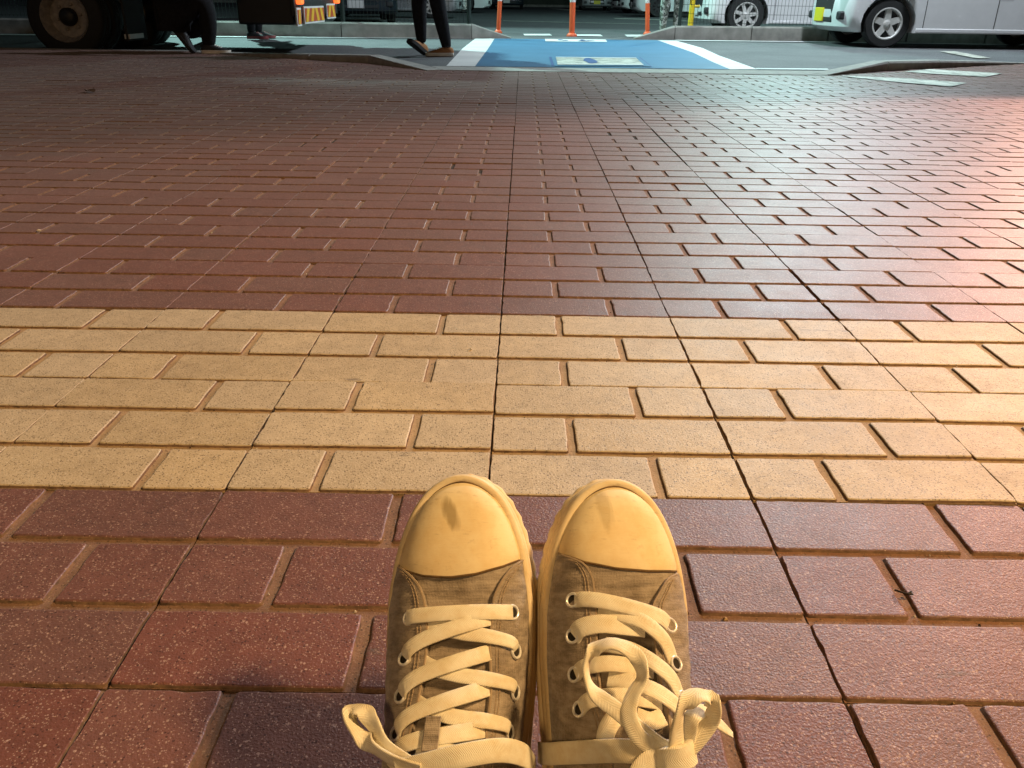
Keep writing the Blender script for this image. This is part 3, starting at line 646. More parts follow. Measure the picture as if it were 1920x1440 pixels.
for y in (-0.05, 1.60):
    MB().box((0.62, y, 0.17), (0.64, y + 0.48, 0.62)).build('mud_flap', M['rubber'], tr)
    MB().box((0.50, y, 0.62), (0.72, y + 0.46, 0.66)).build('flap_bracket', M['steel_rim'], tr)
MB().box((0.60, -0.04, 0.19), (0.655, 0.30, 0.235)).build('flap_weight', M['alloy'], tr)

# ------------------------------------------------------------------ people
def skin_mesh(name, chains, mat, parent, sub=2, root=0):
    """chains: lists of (x,y,z,r); points that coincide are merged"""
    vs, rad, ed, idx = [], [], [], {}
    for ch in chains:
        prev = None
        for (x, y, z, r) in ch:
            key = (round(x, 4), round(y, 4), round(z, 4))
            if key not in idx: idx[key] = len(vs); vs.append((x, y, z)); rad.append(r if isinstance(r, tuple) else (r, r))
            if prev is not None and prev != idx[key]: ed.append((prev, idx[key]))
            prev = idx[key]
    me = bpy.data.meshes.new(name); me.from_pydata(vs, ed, []); me.update(); me.materials.append(mat)
    o = bpy.data.objects.new(name, me); C.objects.link(o)
    if parent: o.parent = parent
    o.modifiers.new('skin', 'SKIN')
    sv = me.skin_vertices[0].data
    for i, r in enumerate(rad): sv[i].radius = r; sv[i].use_root = (i == root)
    s = o.modifiers.new('sub', 'SUBSURF'); s.levels = sub; s.render_levels = sub
    o.modifiers['skin'].use_smooth_shade = True
    return o
def small_shoe(parent, loc, rz, pitch, up_mat, sole_mat, L=0.27):
    sh = []; so = []
    for s, w, h in ((0, 0.012, 0.05), (0.01, 0.026, 0.075), (0.04, 0.033, 0.088), (0.08, 0.034, 0.090), (0.11, 0.036, 0.082), (0.15, 0.041, 0.068), (0.19, 0.046, 0.055), (0.22, 0.045, 0.047), (0.245, 0.037, 0.040), (0.262, 0.022, 0.032), (0.268, 0.008, 0.026)):
        ring = []
        for k in range(13):
            a = math.pi * k / 12; ring.append((s - 0.06, w * math.copysign(abs(math.cos(a)) ** 0.7, math.cos(a)), 0.02 + (h - 0.02) * math.sin(a) ** 0.75))
        sh.append(ring + [(s - 0.06, -w*0.5, 0.019), (s - 0.06, w*0.5, 0.019)])
        so.append([(s - 0.06, w + 0.006, 0.034), (s - 0.06, w + 0.006, 0.004), (s - 0.06, w, 0), (s - 0.06, -w, 0), (s - 0.06, -w - 0.006, 0.004), (s - 0.06, -w - 0.006, 0.034)])
    o = MB().loft(sh).build('shoe', up_mat, parent, smooth=True); o.location = loc; o.rotation_euler = (0, pitch, rz)
    MB().loft(so).build('sole', sole_mat, o, smooth=True)
    mb = MB()
    for k in range(4): mb.tube([(0.07 + 0.018*k, -0.022, 0.072 - 0.006*k), (0.075 + 0.018*k, 0, 0.082 - 0.0065*k), (0.07 + 0.018*k, 0.022, 0.072 - 0.006*k)], 0.004, 6)
    mb.build('laces', sole_mat, o, smooth=True)
    return o
def figure(label, loc, rz, J, top_mat, leg_mat, bulk=1.0):
    """J: joint name -> point. one continuous body; clothes are children"""
    t = empty('person', loc, rz, label, 'person')
    def P(n, r): return (*J[n], r)
    arms = [[P('chest', (.13,.11)), P('sho'+s, .05), P('elb'+s, .04), P('wri'+s, .028)] for s in 'LR']
    legs = [[P('pel', (.13,.11)), P('hip'+s, .085), P('kne'+s, .055), P('ank'+s, .036), (J['ank'+s][0], J['ank'+s][1], J['ank'+s][2]-.04, .032)] for s in 'LR']
    hd = Vector(J['head']); nk = Vector(J['neck']); ax = (hd - nk).normalized()
    headch = [P('pel', (.13,.11)), P('chest', (.13,.11)), P('neck', .052), (*(nk + ax*.10), .075), (*(nk + ax*.17), .095), (*(nk + ax*.24), .085)]
    fingers = []
    for s in 'LR':
        w = Vector(J['wri'+s]); e = Vector(J['elb'+s]); d = (w - e).normalized(); side = d.cross(Vector((0.3, 0.2, 1))).normalized()
        palm = w + d*.06; fingers.append([(*w, .028), (*palm, (.038, .018))])
        for k in range(4):
            b = palm + d*.03 + side*(.027 - .018*k); ln = (.06, .07, .065, .05)[k]
            fingers.append([(*palm, (.038, .018)), (*b, .011), (*(b + d*ln*.55 + Vector((0,0,-.012))), .0095), (*(b + d*ln + Vector((0,0,-.035))), .008)])
        b = w + d*.03 + side*.038; fingers.append([(*w, .028), (*b, .013), (*(b + d*.05 + side*.012), .010)])
    skin_mesh('body', [headch] + arms + legs + fingers, M['skin'], t, 1)
    skin_mesh('trousers', [[P('pel', (.155,.135)), P('hip'+s, .11*bulk), (*(Vector(J['hip'+s])*.5 + Vector(J['kne'+s])*.5), .088*bulk), P('kne'+s, .080*bulk), (*(Vector(J['kne'+s])*.55 + Vector(J['ank'+s])*.45), .072*bulk), P('ank'+s, .052*bulk), (J['ank'+s][0], J['ank'+s][1], J['ank'+s][2] - .028, .046*bulk)] for s in 'LR'], leg_mat, t)
    skin_mesh('jacket', [[P('pel', (.16,.14)), P('chest', (.165,.135)), (*(Vector(J['chest'])*.25 + nk*.75), .075)]] + [[P('chest', (.165,.135)), P('sho'+s, .075), P('elb'+s, .058), (*(Vector(J['elb'+s])*.12 + Vector(J['wri'+s])*.88), .042)] for s in 'LR'], top_mat, t)
    skin_mesh('hair', [[(*(nk + ax*.18 + Vector((-.02,0,0))), .095), (*(nk + ax*.25 + Vector((-.01,0,0))), .094)]], M['hair'], t)
    return t
tan = simple('tan_suede', (0.33, 0.15, 0.055), 0.8, var=0.2, scale=60); pale_sole = simple('pale_sole', (0.72, 0.68, 0.60), 0.7)
dark_shoe = simple('dark_shoe', (0.02, 0.02, 0.022), 0.7); gum_sole = simple('gum_sole', (0.42, 0.25, 0.12), 0.7)
pink = simple('pink_trim', (0.26, 0.06, 0.06), 0.6)
# walker, heading left (local x forward)
w = figure('person in black leggings and tan shoes walking left across the road end', (-0.86, 8.62, 0), math.pi,
    dict(pel=(0,0,.92), chest=(.03,0,1.28), neck=(.04,0,1.46), head=(.06,0,1.70), hipL=(0,-.09,.88), hipR=(0,.09,.88),
         kneR=(-.06,.08,.47), ankR=(-.135,.07,.10), kneL=(.13,-.07,.48), ankL=(.115,-.06,.135),
         shoL=(.03,-.19,1.40), shoR=(.03,.19,1.40), elbL=(-.08,-.24,1.13), elbR=(.10,.24,1.13), wriL=(.02,-.24,.90), wriR=(.24,.20,.98)), M['black_cloth'], M['black_cloth'])
small_shoe(w, (-.145, .07, 0), 0.05, 0, tan, pale_sole); small_shoe(w, (.115, -.06, .022), 0.9, R(-30), tan, dark_shoe, 0.27)
# crouching person, facing right
q = figure('person in black crouching beside the truck, one heel raised', (-3.06, 8.52, 0), 0,
    dict(pel=(-.18,.02,.34), chest=(.0,.02,.72), neck=(.10,.02,.87), head=(.20,.02,1.08), hipL=(-.18,.12,.33), hipR=(-.18,-.08,.33),
         kneR=(.16,-.10,.46), ankR=(.12,-.08,.10), kneL=(.10,.14,.26), ankL=(-.20,.12,.16),
         shoL=(.04,.20,.80), shoR=(.04,-.16,.80), elbL=(.16,.22,.58), elbR=(-.04,-.24,.66), wriL=(.24,.08,.60), wriR=(.07,-.26,.615)), M['black_cloth'], M['black_cloth'], 1.28)
small_shoe(q, (.11, -.10, 0), 0.1, 0, dark_shoe, pale_sole); small_shoe(q, (-.19, -.02, .155), 0.0, R(52), dark_shoe, dark_shoe)
# standing beyond the truck
s3 = figure('person in dark trousers standing beyond the truck tail', (-3.40, 11.55, 0), 0.2,
    dict(pel=(0,0,.92), chest=(.02,0,1.28), neck=(.03,0,1.46), head=(.05,0,1.70), hipL=(0,.09,.88), hipR=(0,-.09,.88), kneL=(.05,.10,.48), kneR=(-.02,-.10,.48), ankL=(.02,.10,.10), ankR=(-.05,-.11,.10),
         shoL=(.02,.19,1.40), shoR=(.02,-.19,1.40), elbL=(.0,.25,1.13), elbR=(.0,-.25,1.13), wriL=(.12,.22,.95), wriR=(.12,-.22,.95)), M['black_cloth'], M['black_cloth'])
small_shoe(s3, (.02, .10, 0), 0.1, 0, dark_shoe, pink); small_shoe(s3, (-.05, -.11, 0), -0.2, 0, dark_shoe, pink)
# behind the fence
s4 = figure('person in pale camouflage trousers behind the right fence post', (2.36, 14.75, 0), R(-70),
    dict(pel=(0,0,.92), chest=(.02,0,1.28), neck=(.03,0,1.46), head=(.05,0,1.70), hipL=(0,.09,.88), hipR=(0,-.09,.88), kneL=(.05,.11,.48), kneR=(-.02,-.10,.48), ankL=(.02,.10,.10), ankR=(-.05,-.10,.10),
         shoL=(.02,.19,1.40), shoR=(.02,-.19,1.40), elbL=(.0,.25,1.13), elbR=(.0,-.25,1.13), wriL=(.12,.22,.95), wriR=(.12,-.22,.95)), M['black_cloth'], M['camo'])
small_shoe(s4, (.02, .10, 0), 0.1, 0, dark_shoe, dark_shoe); small_shoe(s4, (-.05, -.10, 0), -0.1, 0, pale_sole, pale_sole)

# ------------------------------------------------------------------ the sneakers
SL = 0.262
S_W = ([0,.004,.012,.03,.06,.10,.13,.155,.175,.195,.213,.228,.240,.250,.257,.2605,.262], [0,.014,.025,.035,.041,.0445,.0470,.0485,.0485,.0465,.0430,.0382,.0325,.0252,.0165,.0090,0])
S_H = ([0,.01,.03,.05,.07,.09,.11,.13,.15,.17,.19,.21,.23,.245,.255,.260,.262], [.03,.055,.06,.064,.080,.074,.064,.054,.0445,.036,.0292,.0245,.0195,.0145,.0090,.0042,0])
def pchip(xs, ys):
    xs = np.array(xs, float); ys = np.array(ys, float); h = np.diff(xs); d = np.diff(ys)/h; m = np.zeros_like(xs)
    for i in range(1, len(xs)-1):
        if d[i-1]*d[i] > 0:
            w1, w2 = 2*h[i]+h[i-1], h[i]+2*h[i-1]; m[i] = (w1+w2)/(w1/d[i-1]+w2/d[i])
    m[0], m[-1] = d[0], d[-1]
    def f(x):
        x = min(max(x, xs[0]), xs[-1]); i = min(int(np.searchsorted(xs, x, 'right'))-1, len(xs)-2); t = (x-xs[i])/h[i]
        return (1+2*t)*(1-t)**2*ys[i] + t*(1-t)**2*h[i]*m[i] + t*t*(3-2*t)*ys[i+1] + t*t*(t-1)*h[i]*m[i+1]
    return f
def tipped(xs, ys):   # interpolate against sqrt(distance from the toe) so that the tip stays blunt
    f = pchip([-math.sqrt(SL - x) for x in xs], ys); return lambda s: f(-math.sqrt(max(0.0, SL - s)))
hwf = tipped(*S_W); hs0 = tipped(*S_H)
SU = SL - 0.0075
def hsf(s): return hs0(min(SL, s * SL / SU))
NE, PP, QQ = 0.027, 2.5, 1.9
def hwu(s): return max(1e-5, hwf(min(SL, s * SL / SU)) * 0.90)
def Hn(s, w):
    t = min(1.0, abs(w) / hwu(s)); return NE + hsf(s) * (1 - t**PP) ** (1/QQ)
def surf(s, a, off=0.0):
    """a in [-1,1] across the section"""
    th = (a + 1) * math.pi / 2; c, sn = -math.cos(th), math.sin(th)
    w = hwu(s) * math.copysign(abs(c) ** (2/PP), c); n = NE + hsf(s) * max(sn, 0) ** (2/QQ)
    if off:
        e = 1e-3; s2 = min(s, SU - 0.0015); w2 = w * 0.985
        gs = (Hn(s2+e, w2*min(1, hwu(s2+e)/hwu(s2))) - Hn(s2-e, w2)) / (2*e); gw = (Hn(s2, w2+e/3) - Hn(s2, w2-e/3)) / (2*e/3)
        N = Vector((-gw, -gs, 1)).normalized(); return Vector((w, s, n)) + N * off
    return Vector((w, s, n))
def normal(s, w):
    e = 1e-3; lim = hwu(s)*0.97; w = max(-lim, min(lim, w))
    gs = (Hn(s+e, w) - Hn(s-e, w))/(2*e); gw = (Hn(s, w+e/2) - Hn(s, w-e/2))/e
    return Vector((-gw, -gs, 1)).normalized()
def w2a(s, w):
    t = max(-1, min(1, w / hwu(s))); c = math.copysign(abs(t) ** (PP/2), t); return 2*math.acos(-c)/math.pi - 1
def crom(pts, n):
    out = []; m = len(pts)
    for i in range(m-1):
        p0, p1, p2, p3 = pts[max(i-1,0)], pts[i], pts[i+1], pts[min(i+2,m-1)]
        for k in range(n):
            t = k/n; out.append(0.5*((2*p1) + (p2-p0)*t + (2*p0-5*p1+4*p2-p3)*t*t + (3*p1-p0-3*p2+p3)*t**3))
    out.append(pts[-1]); return out

def canvas_mat():
    t = NT('heathered_canvas'); v = t.obj()
    st = t.node('ShaderNodeMapping'); st.inputs['Scale'].default_value = (26, 190, 60); t.link(v, st.inputs[0])
    n1 = t.noise(st.outputs[0], 1.0, 5, 0.7); n2 = t.noise(v, 48, 7, 0.75); n3 = t.noise(v, 900, 2)
    c = t.mix(t.ramp(n1.outputs[0], [(0.35, 0.0), (0.65, 1.0)]), (0.225, 0.182, 0.137), (0.46, 0.385, 0.305))
    c = t.mix(t.ramp(n2.outputs[0], [(0.42, 0.0), (0.70, 1.0)]), c, t.mix(1.0, c, (0.62, 0.58, 0.52), 'MULTIPLY'))
    wv = t.node('ShaderNodeTexWave', Scale=330.0, wave_type='BANDS', bands_direction='X'); t.link(v, wv.inputs[0])
    wv2 = t.node('ShaderNodeTexWave', Scale=330.0, wave_type='BANDS', bands_direction='Y'); t.link(v, wv2.inputs[0])
    h = t.math('ADD', t.math('MULTIPLY', wv.outputs['Fac'], wv2.outputs['Fac']), n3.outputs[0])
    b = t.bump(h, 0.35, 0.0006); b = t.bump(n2.outputs[0], 0.55, 0.004, b)
    cr = t.noise(st.outputs[0], 0.35, 3); t.bump(cr.outputs[0], 0.5, 0.004, b)
    t.b.inputs['Sheen Weight'].default_value = 0.25
    return t.done(c, 0.9, None, 0.2)
def rubber_mat(name, col, dirty):
    t = NT(name); v = t.obj(); n = t.noise(v, 30, 5, 0.7); n2 = t.noise(v, 9, 4)
    st = t.node('ShaderNodeMapping'); st.inputs['Scale'].default_value = (300, 26, 60); st.inputs['Rotation'].default_value = (0, 0, 0.55); t.link(v, st.inputs[0])
    c = t.mix(t.ramp(n.outputs[0], [(0.40, 0.0), (0.72, 1.0)]), col, tuple(a*b for a, b in zip(col, (0.88, 0.78, 0.62))))
    c = t.mix(t.math('MULTIPLY', t.ramp(n2.outputs[0], [(0.45, 0.0), (0.72, 1.0)]), 0.55), c, (0.52, 0.34, 0.14))
    if dirty:  # a scuff of dirt with streaks on the toe
        sep = t.node('ShaderNodeSeparateXYZ'); t.link(v, sep.inputs[0])
        (cx, cy), (dx, dy), ln, wd = dirty
        a = t.math('ADD', t.math('MULTIPLY', t.math('SUBTRACT', sep.outputs[0], cx), dx), t.math('MULTIPLY', t.math('SUBTRACT', sep.outputs[1], cy), dy))
        b = t.math('SUBTRACT', t.math('MULTIPLY', t.math('SUBTRACT', sep.outputs[0], cx), dy), t.math('MULTIPLY', t.math('SUBTRACT', sep.outputs[1], cy), dx))
        r2 = t.math('ADD', t.math('POWER', t.math('ABSOLUTE', t.math('DIVIDE', a, ln)), 2.0), t.math('POWER', t.math('ABSOLUTE', t.math('DIVIDE', b, wd)), 2.0))
        sn = t.noise(st.outputs[0], 1.0, 4)
        r2 = t.math('ADD', r2, t.math('MULTIPLY', t.math('SUBTRACT', sn.outputs[0], 0.5), 1.3))
        c = t.mix(t.math('MULTIPLY', t.ramp(r2, [(0.25, 1.0), (1.1, 0.0)]), 0.62 if cx > -0.008 else 0.30), c, (0.22, 0.15, 0.055))
    vo = t.node('ShaderNodeTexVoronoi', Scale=85); t.link(v, vo.inputs[0]); sc = t.node('ShaderNodeSeparateColor'); t.link(vo.outputs['Color'], sc.inputs[0])
    sp = t.math('MULTIPLY', t.math('GREATER_THAN', sc.outputs[0], 0.93), t.math('LESS_THAN', vo.outputs['Distance'], 0.10))
    c = t.mix(t.math('MULTIPLY', sp, 0.7), c, (0.10, 0.06, 0.03))
    sm2 = t.node('ShaderNodeMapping'); sm2.inputs['Scale'].default_value = (70, 420, 90); sm2.inputs['Rotation'].default_value = (0, 0, 0.9); t.link(v, sm2.inputs[0])
    s2 = t.noise(sm2.outputs[0], 1.0, 6, 0.7)
    c = t.mix(t.math('MULTIPLY', t.ramp(s2.outputs[0], [(0.60, 0.0), (0.70, 1.0)]), 0.38), c, (0.34, 0.23, 0.11))
    s3_ = t.noise(v, 140, 5, 0.75); c = t.mix(t.math('MULTIPLY', t.ramp(s3_.outputs[0], [(0.58, 0.0), (0.72, 1.0)]), 0.35), c, (0.45, 0.31, 0.15))
    t.bump(t.math('ADD', n.outputs[0], t.math('MULTIPLY', s2.outputs[0], 0.5)), 0.3, 0.001)
    t.b.inputs['Subsurface Weight'].default_value = 0.0
    return t.done(c, t.math('ADD', t.math('MULTIPLY', n.outputs[0], 0.30), 0.46), None, 0.3)
def lace_mat():
    t = NT('woven_lace'); uv = t.node('ShaderNodeUVMap').outputs[0]
    sep = t.node('ShaderNodeSeparateXYZ'); t.link(uv, sep.inputs[0])
    z = t.math('ABSOLUTE', t.math('SUBTRACT', sep.outputs[1], 0.5))
    ph = t.math('ADD', t.math('MULTIPLY', sep.outputs[0], 1000.0), t.math('MULTIPLY', z, 7.0))
    fr = t.math('PINGPONG', ph, 0.5); h = t.math('MULTIPLY', fr, 2.0)
    n = t.noise(t.obj(), 55, 6, 0.7); n2 = t.noise(t.obj(), 1200, 2)
    c = t.mix(t.ramp(h, [(0.0, 0.0), (0.45, 1.0)]), (0.84, 0.77, 0.60), (0.93, 0.88, 0.72))
    c = t.mix(t.ramp(n.outputs[0], [(0.40, 0.0), (0.75, 1.0)]), c, t.mix(1.0, c, (0.80, 0.70, 0.54), 'MULTIPLY'))
    b = t.bump(h, 0.4, 0.0006); t.bump(n2.outputs[0], 0.3, 0.0004, b)
    return t.done(c, 0.85, None, 0.2)
M['canvas'] = canvas_mat(); M['lace'] = lace_mat()
M['sole_rubber'] = rubber_mat('cream_sole_rubber', (0.78, 0.66, 0.44), None)
M['capL'] = rubber_mat('left_toe_rubber', (0.84, 0.70, 0.43), ((-0.004, 0.2335), (0.42, -0.907), 0.0135, 0.0052))
M['capR'] = rubber_mat('right_toe_rubber', (0.84, 0.70, 0.43), ((-0.010, 0.240), (0.12, -0.99), 0.016, 0.0055))
M['seam'] = simple('grimy_seam', (0.13, 0.075, 0.03), 0.9, scale=80, var=0.4)
M['thread'] = simple('thread', (0.33, 0.25, 0.17), 0.8, scale=100)
M['eyelet'] = simple('eyelet_metal', (0.82, 0.80, 0.75), 0.3, 0.25)
M['dark_hole'] = simple('eyelet_hole', (0.02, 0.015, 0.01), 0.9)
M['lining'] = simple('shoe_lining', (0.10, 0.075, 0.05), 0.9)

def ribbon(pts, wid, th, parent, name='lace', normals=None, widths=None, n=7):
    P = crom([Vector(p) for p in pts], n); N = crom([Vector(v) for v in normals], n)
    W = crom([Vector((v, 0, 0)) for v in (widths or [wid]*len(pts))], n)
    rings = []; us = []; u = 0
    prof = [(-.5,-.25),(-.46,-.5),(-.2,-.5),(.2,-.5),(.46,-.5),(.5,-.25),(.5,.25),(.46,.5),(.2,.5),(-.2,.5),(-.46,.5),(-.5,.25)]
    for i, p in enumerate(P):
        t = (P[min(i+1, len(P)-1)] - P[max(i-1, 0)]).normalized(); nn = N[i] - t * N[i].dot(t); nn.normalize(); sd = t.cross(nn)
        if i: u += (P[i]-P[i-1]).length
        us.append(u); rings.append([p + sd*(a*W[i].x) + nn*(b*th) for a, b in prof])
    mb = MB(); mb.loft(rings); me = mb.mesh(name, True); me.materials.append(M['lace'])
    uvl = me.uv_layers.new(name='UVMap'); k = len(prof)
    for poly in me.polygons:
        for li in poly.loop_indices:
            vi = me.loops[li].vertex_index; uvl.data[li].uv = (us[min(vi // k, len(us)-1)], prof[vi % k][0] + .5)
    o = bpy.data.objects.new(name, me); C.objects.link(o); o.parent = parent
    me.set_sharp_from_angle(angle=R(60))
    return o

def sneaker(side, label, pose, cap, faceL, faceR, eyeL, eyeR, cap_mat):
    x0, y0, pitch, yaw, roll = pose
    t = empty('sneaker', (0, 0, 0), 0, label, 'sneaker')
    m = Matrix.Translation((x0, y0, 0.0)) @ Matrix.Rotation(-yaw, 4, 'Z') @ Matrix.Rotation(pitch, 4, 'X') @ Matrix.Rotation(roll, 4, 'Y')
    t.matrix_world = m
    med = 1 if side == 'L' else -1
    # outline of the sole
    ss = list(np.concatenate([SL*(1-np.cos(np.linspace(0, math.pi, 90)))/2]))
    out = [(hwf(s), s) for s in ss] + [(-hwf(s), s) for s in reversed(ss[1:-1])]
    def ring(off, n, rib=0.0):
        r = []; m_ = len(out); arc = 0
        for i, (a, b) in enumerate(out):
            pa, pb = out[i-1], out[(i+1) % m_]; tx, ty = pb[0]-pa[0], pb[1]-pa[1]; L = math.hypot(tx, ty) or 1
            nx, ny = ty/L, -tx/L
            if nx*a + ny*(b - 0.12) < 0: nx, ny = -nx, -ny
            arc += math.hypot(a-out[i-1][0], b-out[i-1][1]) if i else 0
            rb = rib * (0.5 + 0.5*math.sin(arc*2*math.pi/0.0115)) * (1 if b > 0.17 and a*med > 0 else 0.3) if rib else 0
            r.append((a + nx*(off+rb), b + ny*(off+rb), n))
        return r
    MB().loft([ring(-0.006, 0.0), ring(-0.001, 0.0015, 0.0007), ring(0.0008, 0.006, 0.0010), ring(0.0008, 0.0115, 0.0010), ring(-0.0005, 0.0135, 0.0003), ring(-0.003, 0.0145)]).build('outsole', M['sole_rubber'], t, smooth=True)
    MB().loft([ring(-0.004, 0.0140), ring(-0.0010, 0.0146), ring(-0.0002, 0.017), ring(-0.0004, 0.0215), ring(-0.0016, 0.0228), ring(-0.0012, 0.0240), ring(-0.0009, 0.0275), ring(-0.0022, 0.0296), ring(-0.0040, 0.0302), ring(-0.0058, 0.0294), ring(-0.0066, 0.0262)]).build('foxing', M['sole_rubber'], t, smooth=True)
    MB().tube([Vector(p) for p in ring(-0.0066, 0.0292)][::1], 0.0009, 6, True).build('foxing_seam', M['seam'], t, smooth=True)
    # canvas body; the middle strip dips a little under the laces
    def dip(s, w): 
        g = math.exp(-((w)/0.020)**4) * (sm((0.205 - s)/0.03)) 
        return -0.0005 - 0.0022*g
    mb = MB(); rings = []
    for s in list(np.linspace(0.002, 0.205, 80)) + [0.215]:
        r_ = []
        for k in range(49):
            p = surf(s, -1 + 2*k/48); w_ = p.x
            wr = 0.0006*math.sin(s*900 + 3*math.sin(w_*160)) * math.exp(-((s-0.183)/0.014)**2)
            p.z += dip(s, w_) + wr; r_.append(p)
        rings.append(r_)
    mb.loft(rings, closed=False); mb.build('upper', M['canvas'], t, smooth=True)
    # toe cap
    cw = [c[0] for c in cap]; cs = [c[1] for c in cap]
    rows = []; NA, NS = 61, 30
    for k in range(NS+1):
        row = []
        for i in range(NA):
            a = -1 + 2*i/(NA-1); s = 0.2
            for _ in range(4): s = float(np.interp(surf(s, a).x, cw, cs))
            row.append((a, s + (SU - 0.0002 - s) * (1 - (1 - k/NS)**2.0)))
        rows.append(row)
    G = [[surf(s, a, 0.0013 * min(1, k/2.0 + 0.45)) for a, s in row] for k, row in enumerate(rows)]
    lip = [surf(s, a, -0.0016) for a, s in rows[0]]
    mb = MB(); mb.loft([lip] + G, closed=False); mb.build('toe_cap', cap_mat, t, smooth=True)
    MB().tube([surf(s - 0.0007, a, 0.0002) for a, s in rows[0][2:-2]], 0.0007, 6).build('cap_seam', M['seam'], t, smooth=True)
    # facings with eyelets
    for sd, fc, eyes in ((-1, faceL, eyeL), (1, faceR, eyeR)):
        fs = [f[1] for f in fc][::-1]; fw_ = [f[0] for f in fc][::-1]; sf = fs[-1]
        win = pchip(fs, fw_)
        secs = []; inner = []
        for s in np.linspace(0.055, sf - 0.0004, 70):
            w0 = win(max(s, fs[0])); a0 = w2a(s, w0); a1 = 0.985*sd; sec = []
            fade = min(1, (sf - s)/0.004 + 0.25)
            lift = 0.0030*fade + 0.0012*math.exp(-((s-0.172)/0.012)**2) 
            sec.append(surf(s, a0, -0.0012)); sec.append(surf(s, a0, lift*0.55)); sec.append(surf(s, a0 + sd*0.012, lift))
            for k in range(1, 15):
                f = k/14; sec.append(surf(s, a0 + sd*0.012 + (a1 - a0 - sd*0.012)*f, lift*(1-f) + 0.0016*fade*f + (0.0007*math.sin(s*420 + f*5)*f*(1-f)*2 if fade >= 1 else 0)))
            secs.append(sec); inner.append((s, a0, lift))
        fo_ = MB().loft(secs, closed=False).build('facing', M['canvas'], t, smooth=True)
        hem = MB().tube([surf(s, a0 + sd*0.004, lift*0.8) for s, a0, lift in inner], 0.0009, 6).build('hem', M['thread'], fo_, smooth=True)
        for q in range(2):  # two rows of stitches
            st = MB(); i = 3
            while i < len(inner) - 3:
                s, a0, lift = inner[i]; s2, b0, l2 = inner[i+1]; da = sd*(0.055 + 0.030*q)
                st.tube([surf(s, a0 + da, lift*0.96), surf((s+s2)/2, (a0+b0)/2 + da, lift + 0.0003), surf(s2 - 0.0004, b0 + da, lift*0.96)], 0.00042, 5); i += 1
            tag(st.build('stitching', M['thread'], fo_, smooth=True), kind='stuff')
        for e in eyes:
            N = normal(e[1], e[0]); p = Vector((e[0], e[1], Hn(e[1], e[0]))) + N*0.0034
            u = N.orthogonal().normalized(); v = N.cross(u)
            pts = [p + (u*math.cos(2*math.pi*k/20) + v*math.sin(2*math.pi*k/20))*0.0040 for k in range(20)]
            eo = MB().tube(pts, 0.0009, 8, True).build('eyelet', M['eyelet'], t, smooth=True)
            d = MB(); d.add([p - N*0.0002] + [q_ - N*0.0002 for q_ in pts], [(0, k+1, (k+1) % 20 + 1) for k in range(20)]); d.build('eyelet_hole', M['dark_hole'], eo, normals=False)
    return t
def on(s_pts, wid, parent, name='lace', th=0.0016, widths=None):
    """lace lying on the shoe: points (w, s, clearance)"""
    P, N = [], []
    for w, s, c in s_pts:
        n = normal(s, w); P.append(Vector((w, s, Hn(s, w))) + n*c); N.append(n)
    return ribbon(P, wid, th, parent, name, N, widths)

capL = [(-0.0437,0.2019),(-0.035,0.1989),(-0.0189,0.1949),(-0.0016,0.1941),(0.0147,0.1964),(0.0301,0.2012),(0.0432,0.2075)]
faL = [(-0.0425,0.2020),(-0.030,0.1965),(-0.0225,0.1905),(-0.0184,0.1850),(-0.0138,0.1730),(-0.0111,0.1571),(-0.0106,0.1426),(-0.0115,0.1258),(-0.0136,0.107),(-0.0161,0.0915)]
faR = [(0.0420,0.2070),(0.0354,0.2007),(0.029,0.1908),(0.025,0.1788),(0.0244,0.1574),(0.0262,0.1285),(0.0252,0.1095),(0.0248,0.0912)]
eLL = [(-0.0234,0.1683),(-0.0233,0.1454),(-0.0224,0.1255),(-0.0219,0.1065)]
eLR = [(0.0352,0.1724),(0.0372,0.15),(0.0372,0.127),(0.0350,0.1057)]
shL = sneaker('L', 'left sneaker, grey brown canvas with cream toe cap, lace loop flopping outward', (-0.02951, 0.34642, 0.90757, -0.01592, -0.13963), capL, faL, faR, eLL, eLR, M['capL'])
LW = 0.0094
on([(-0.0250,0.1683,.0036),(-0.018,0.1690,.0052),(0.0,0.1705,.0056),(0.020,0.1718,.0052),(0.0345,0.1722,.0042)], LW, shL)
for k in range(3):   # criss-cross pairs
    l, r = eLL[k+1], eLR[k+1]; sL0 = l[1]; sR0 = r[1]; rise = 0.0215
    on([(l[0], l[1], .0020),(l[0]+.003, l[1]+.004, .0052),(-.0125, l[1]+.0095, .0058),(0.003, l[1]+.0158, .0062),(0.018, l[1]+.0215, .0048),(0.0275, l[1]+.0250, .0006)], LW, shL)
    on([(r[0], r[1], .0020),(r[0]-.0025, r[1]+.0045, .0050),(0.024, r[1]+.0078, .0050),(0.010, r[1]+.0100, .0034),(-0.006, r[1]+.0140, .0028),(-0.017, r[1]+.0190, .0002)], LW, shL, widths=[.0060,.0074,.0084,.0090,LW,LW])
on([(-0.0205,0.0900,.0040),(-0.0170,0.0985,.0060),(-0.009,0.1030,.0060),(0.004,0.1060,.0055),(0.017,0.1085,.0045),(0.028,0.1100,.0005)], LW, shL)
on([(0.030,0.0955,.0006),(0.018,0.0975,.0040),(0.004,0.0990,.0045),(-0.008,0.1000,.0040)], 0.009, shL)
tb = MB(); tb.loft([[Vector((w, s, Hn(s, w))) + normal(s, w)*c for w, c in ((-0.0045,.0075),(0.0035,.0075),(0.0035,.0090),(-0.0045,.0090))] for s in (0.1145,0.1120,0.1080,0.1040,0.1005,0.0975)])
tb.build('lace_keeper', M['canvas'], shL, bevel=0.0006)
up = (0, -0.15, 1)
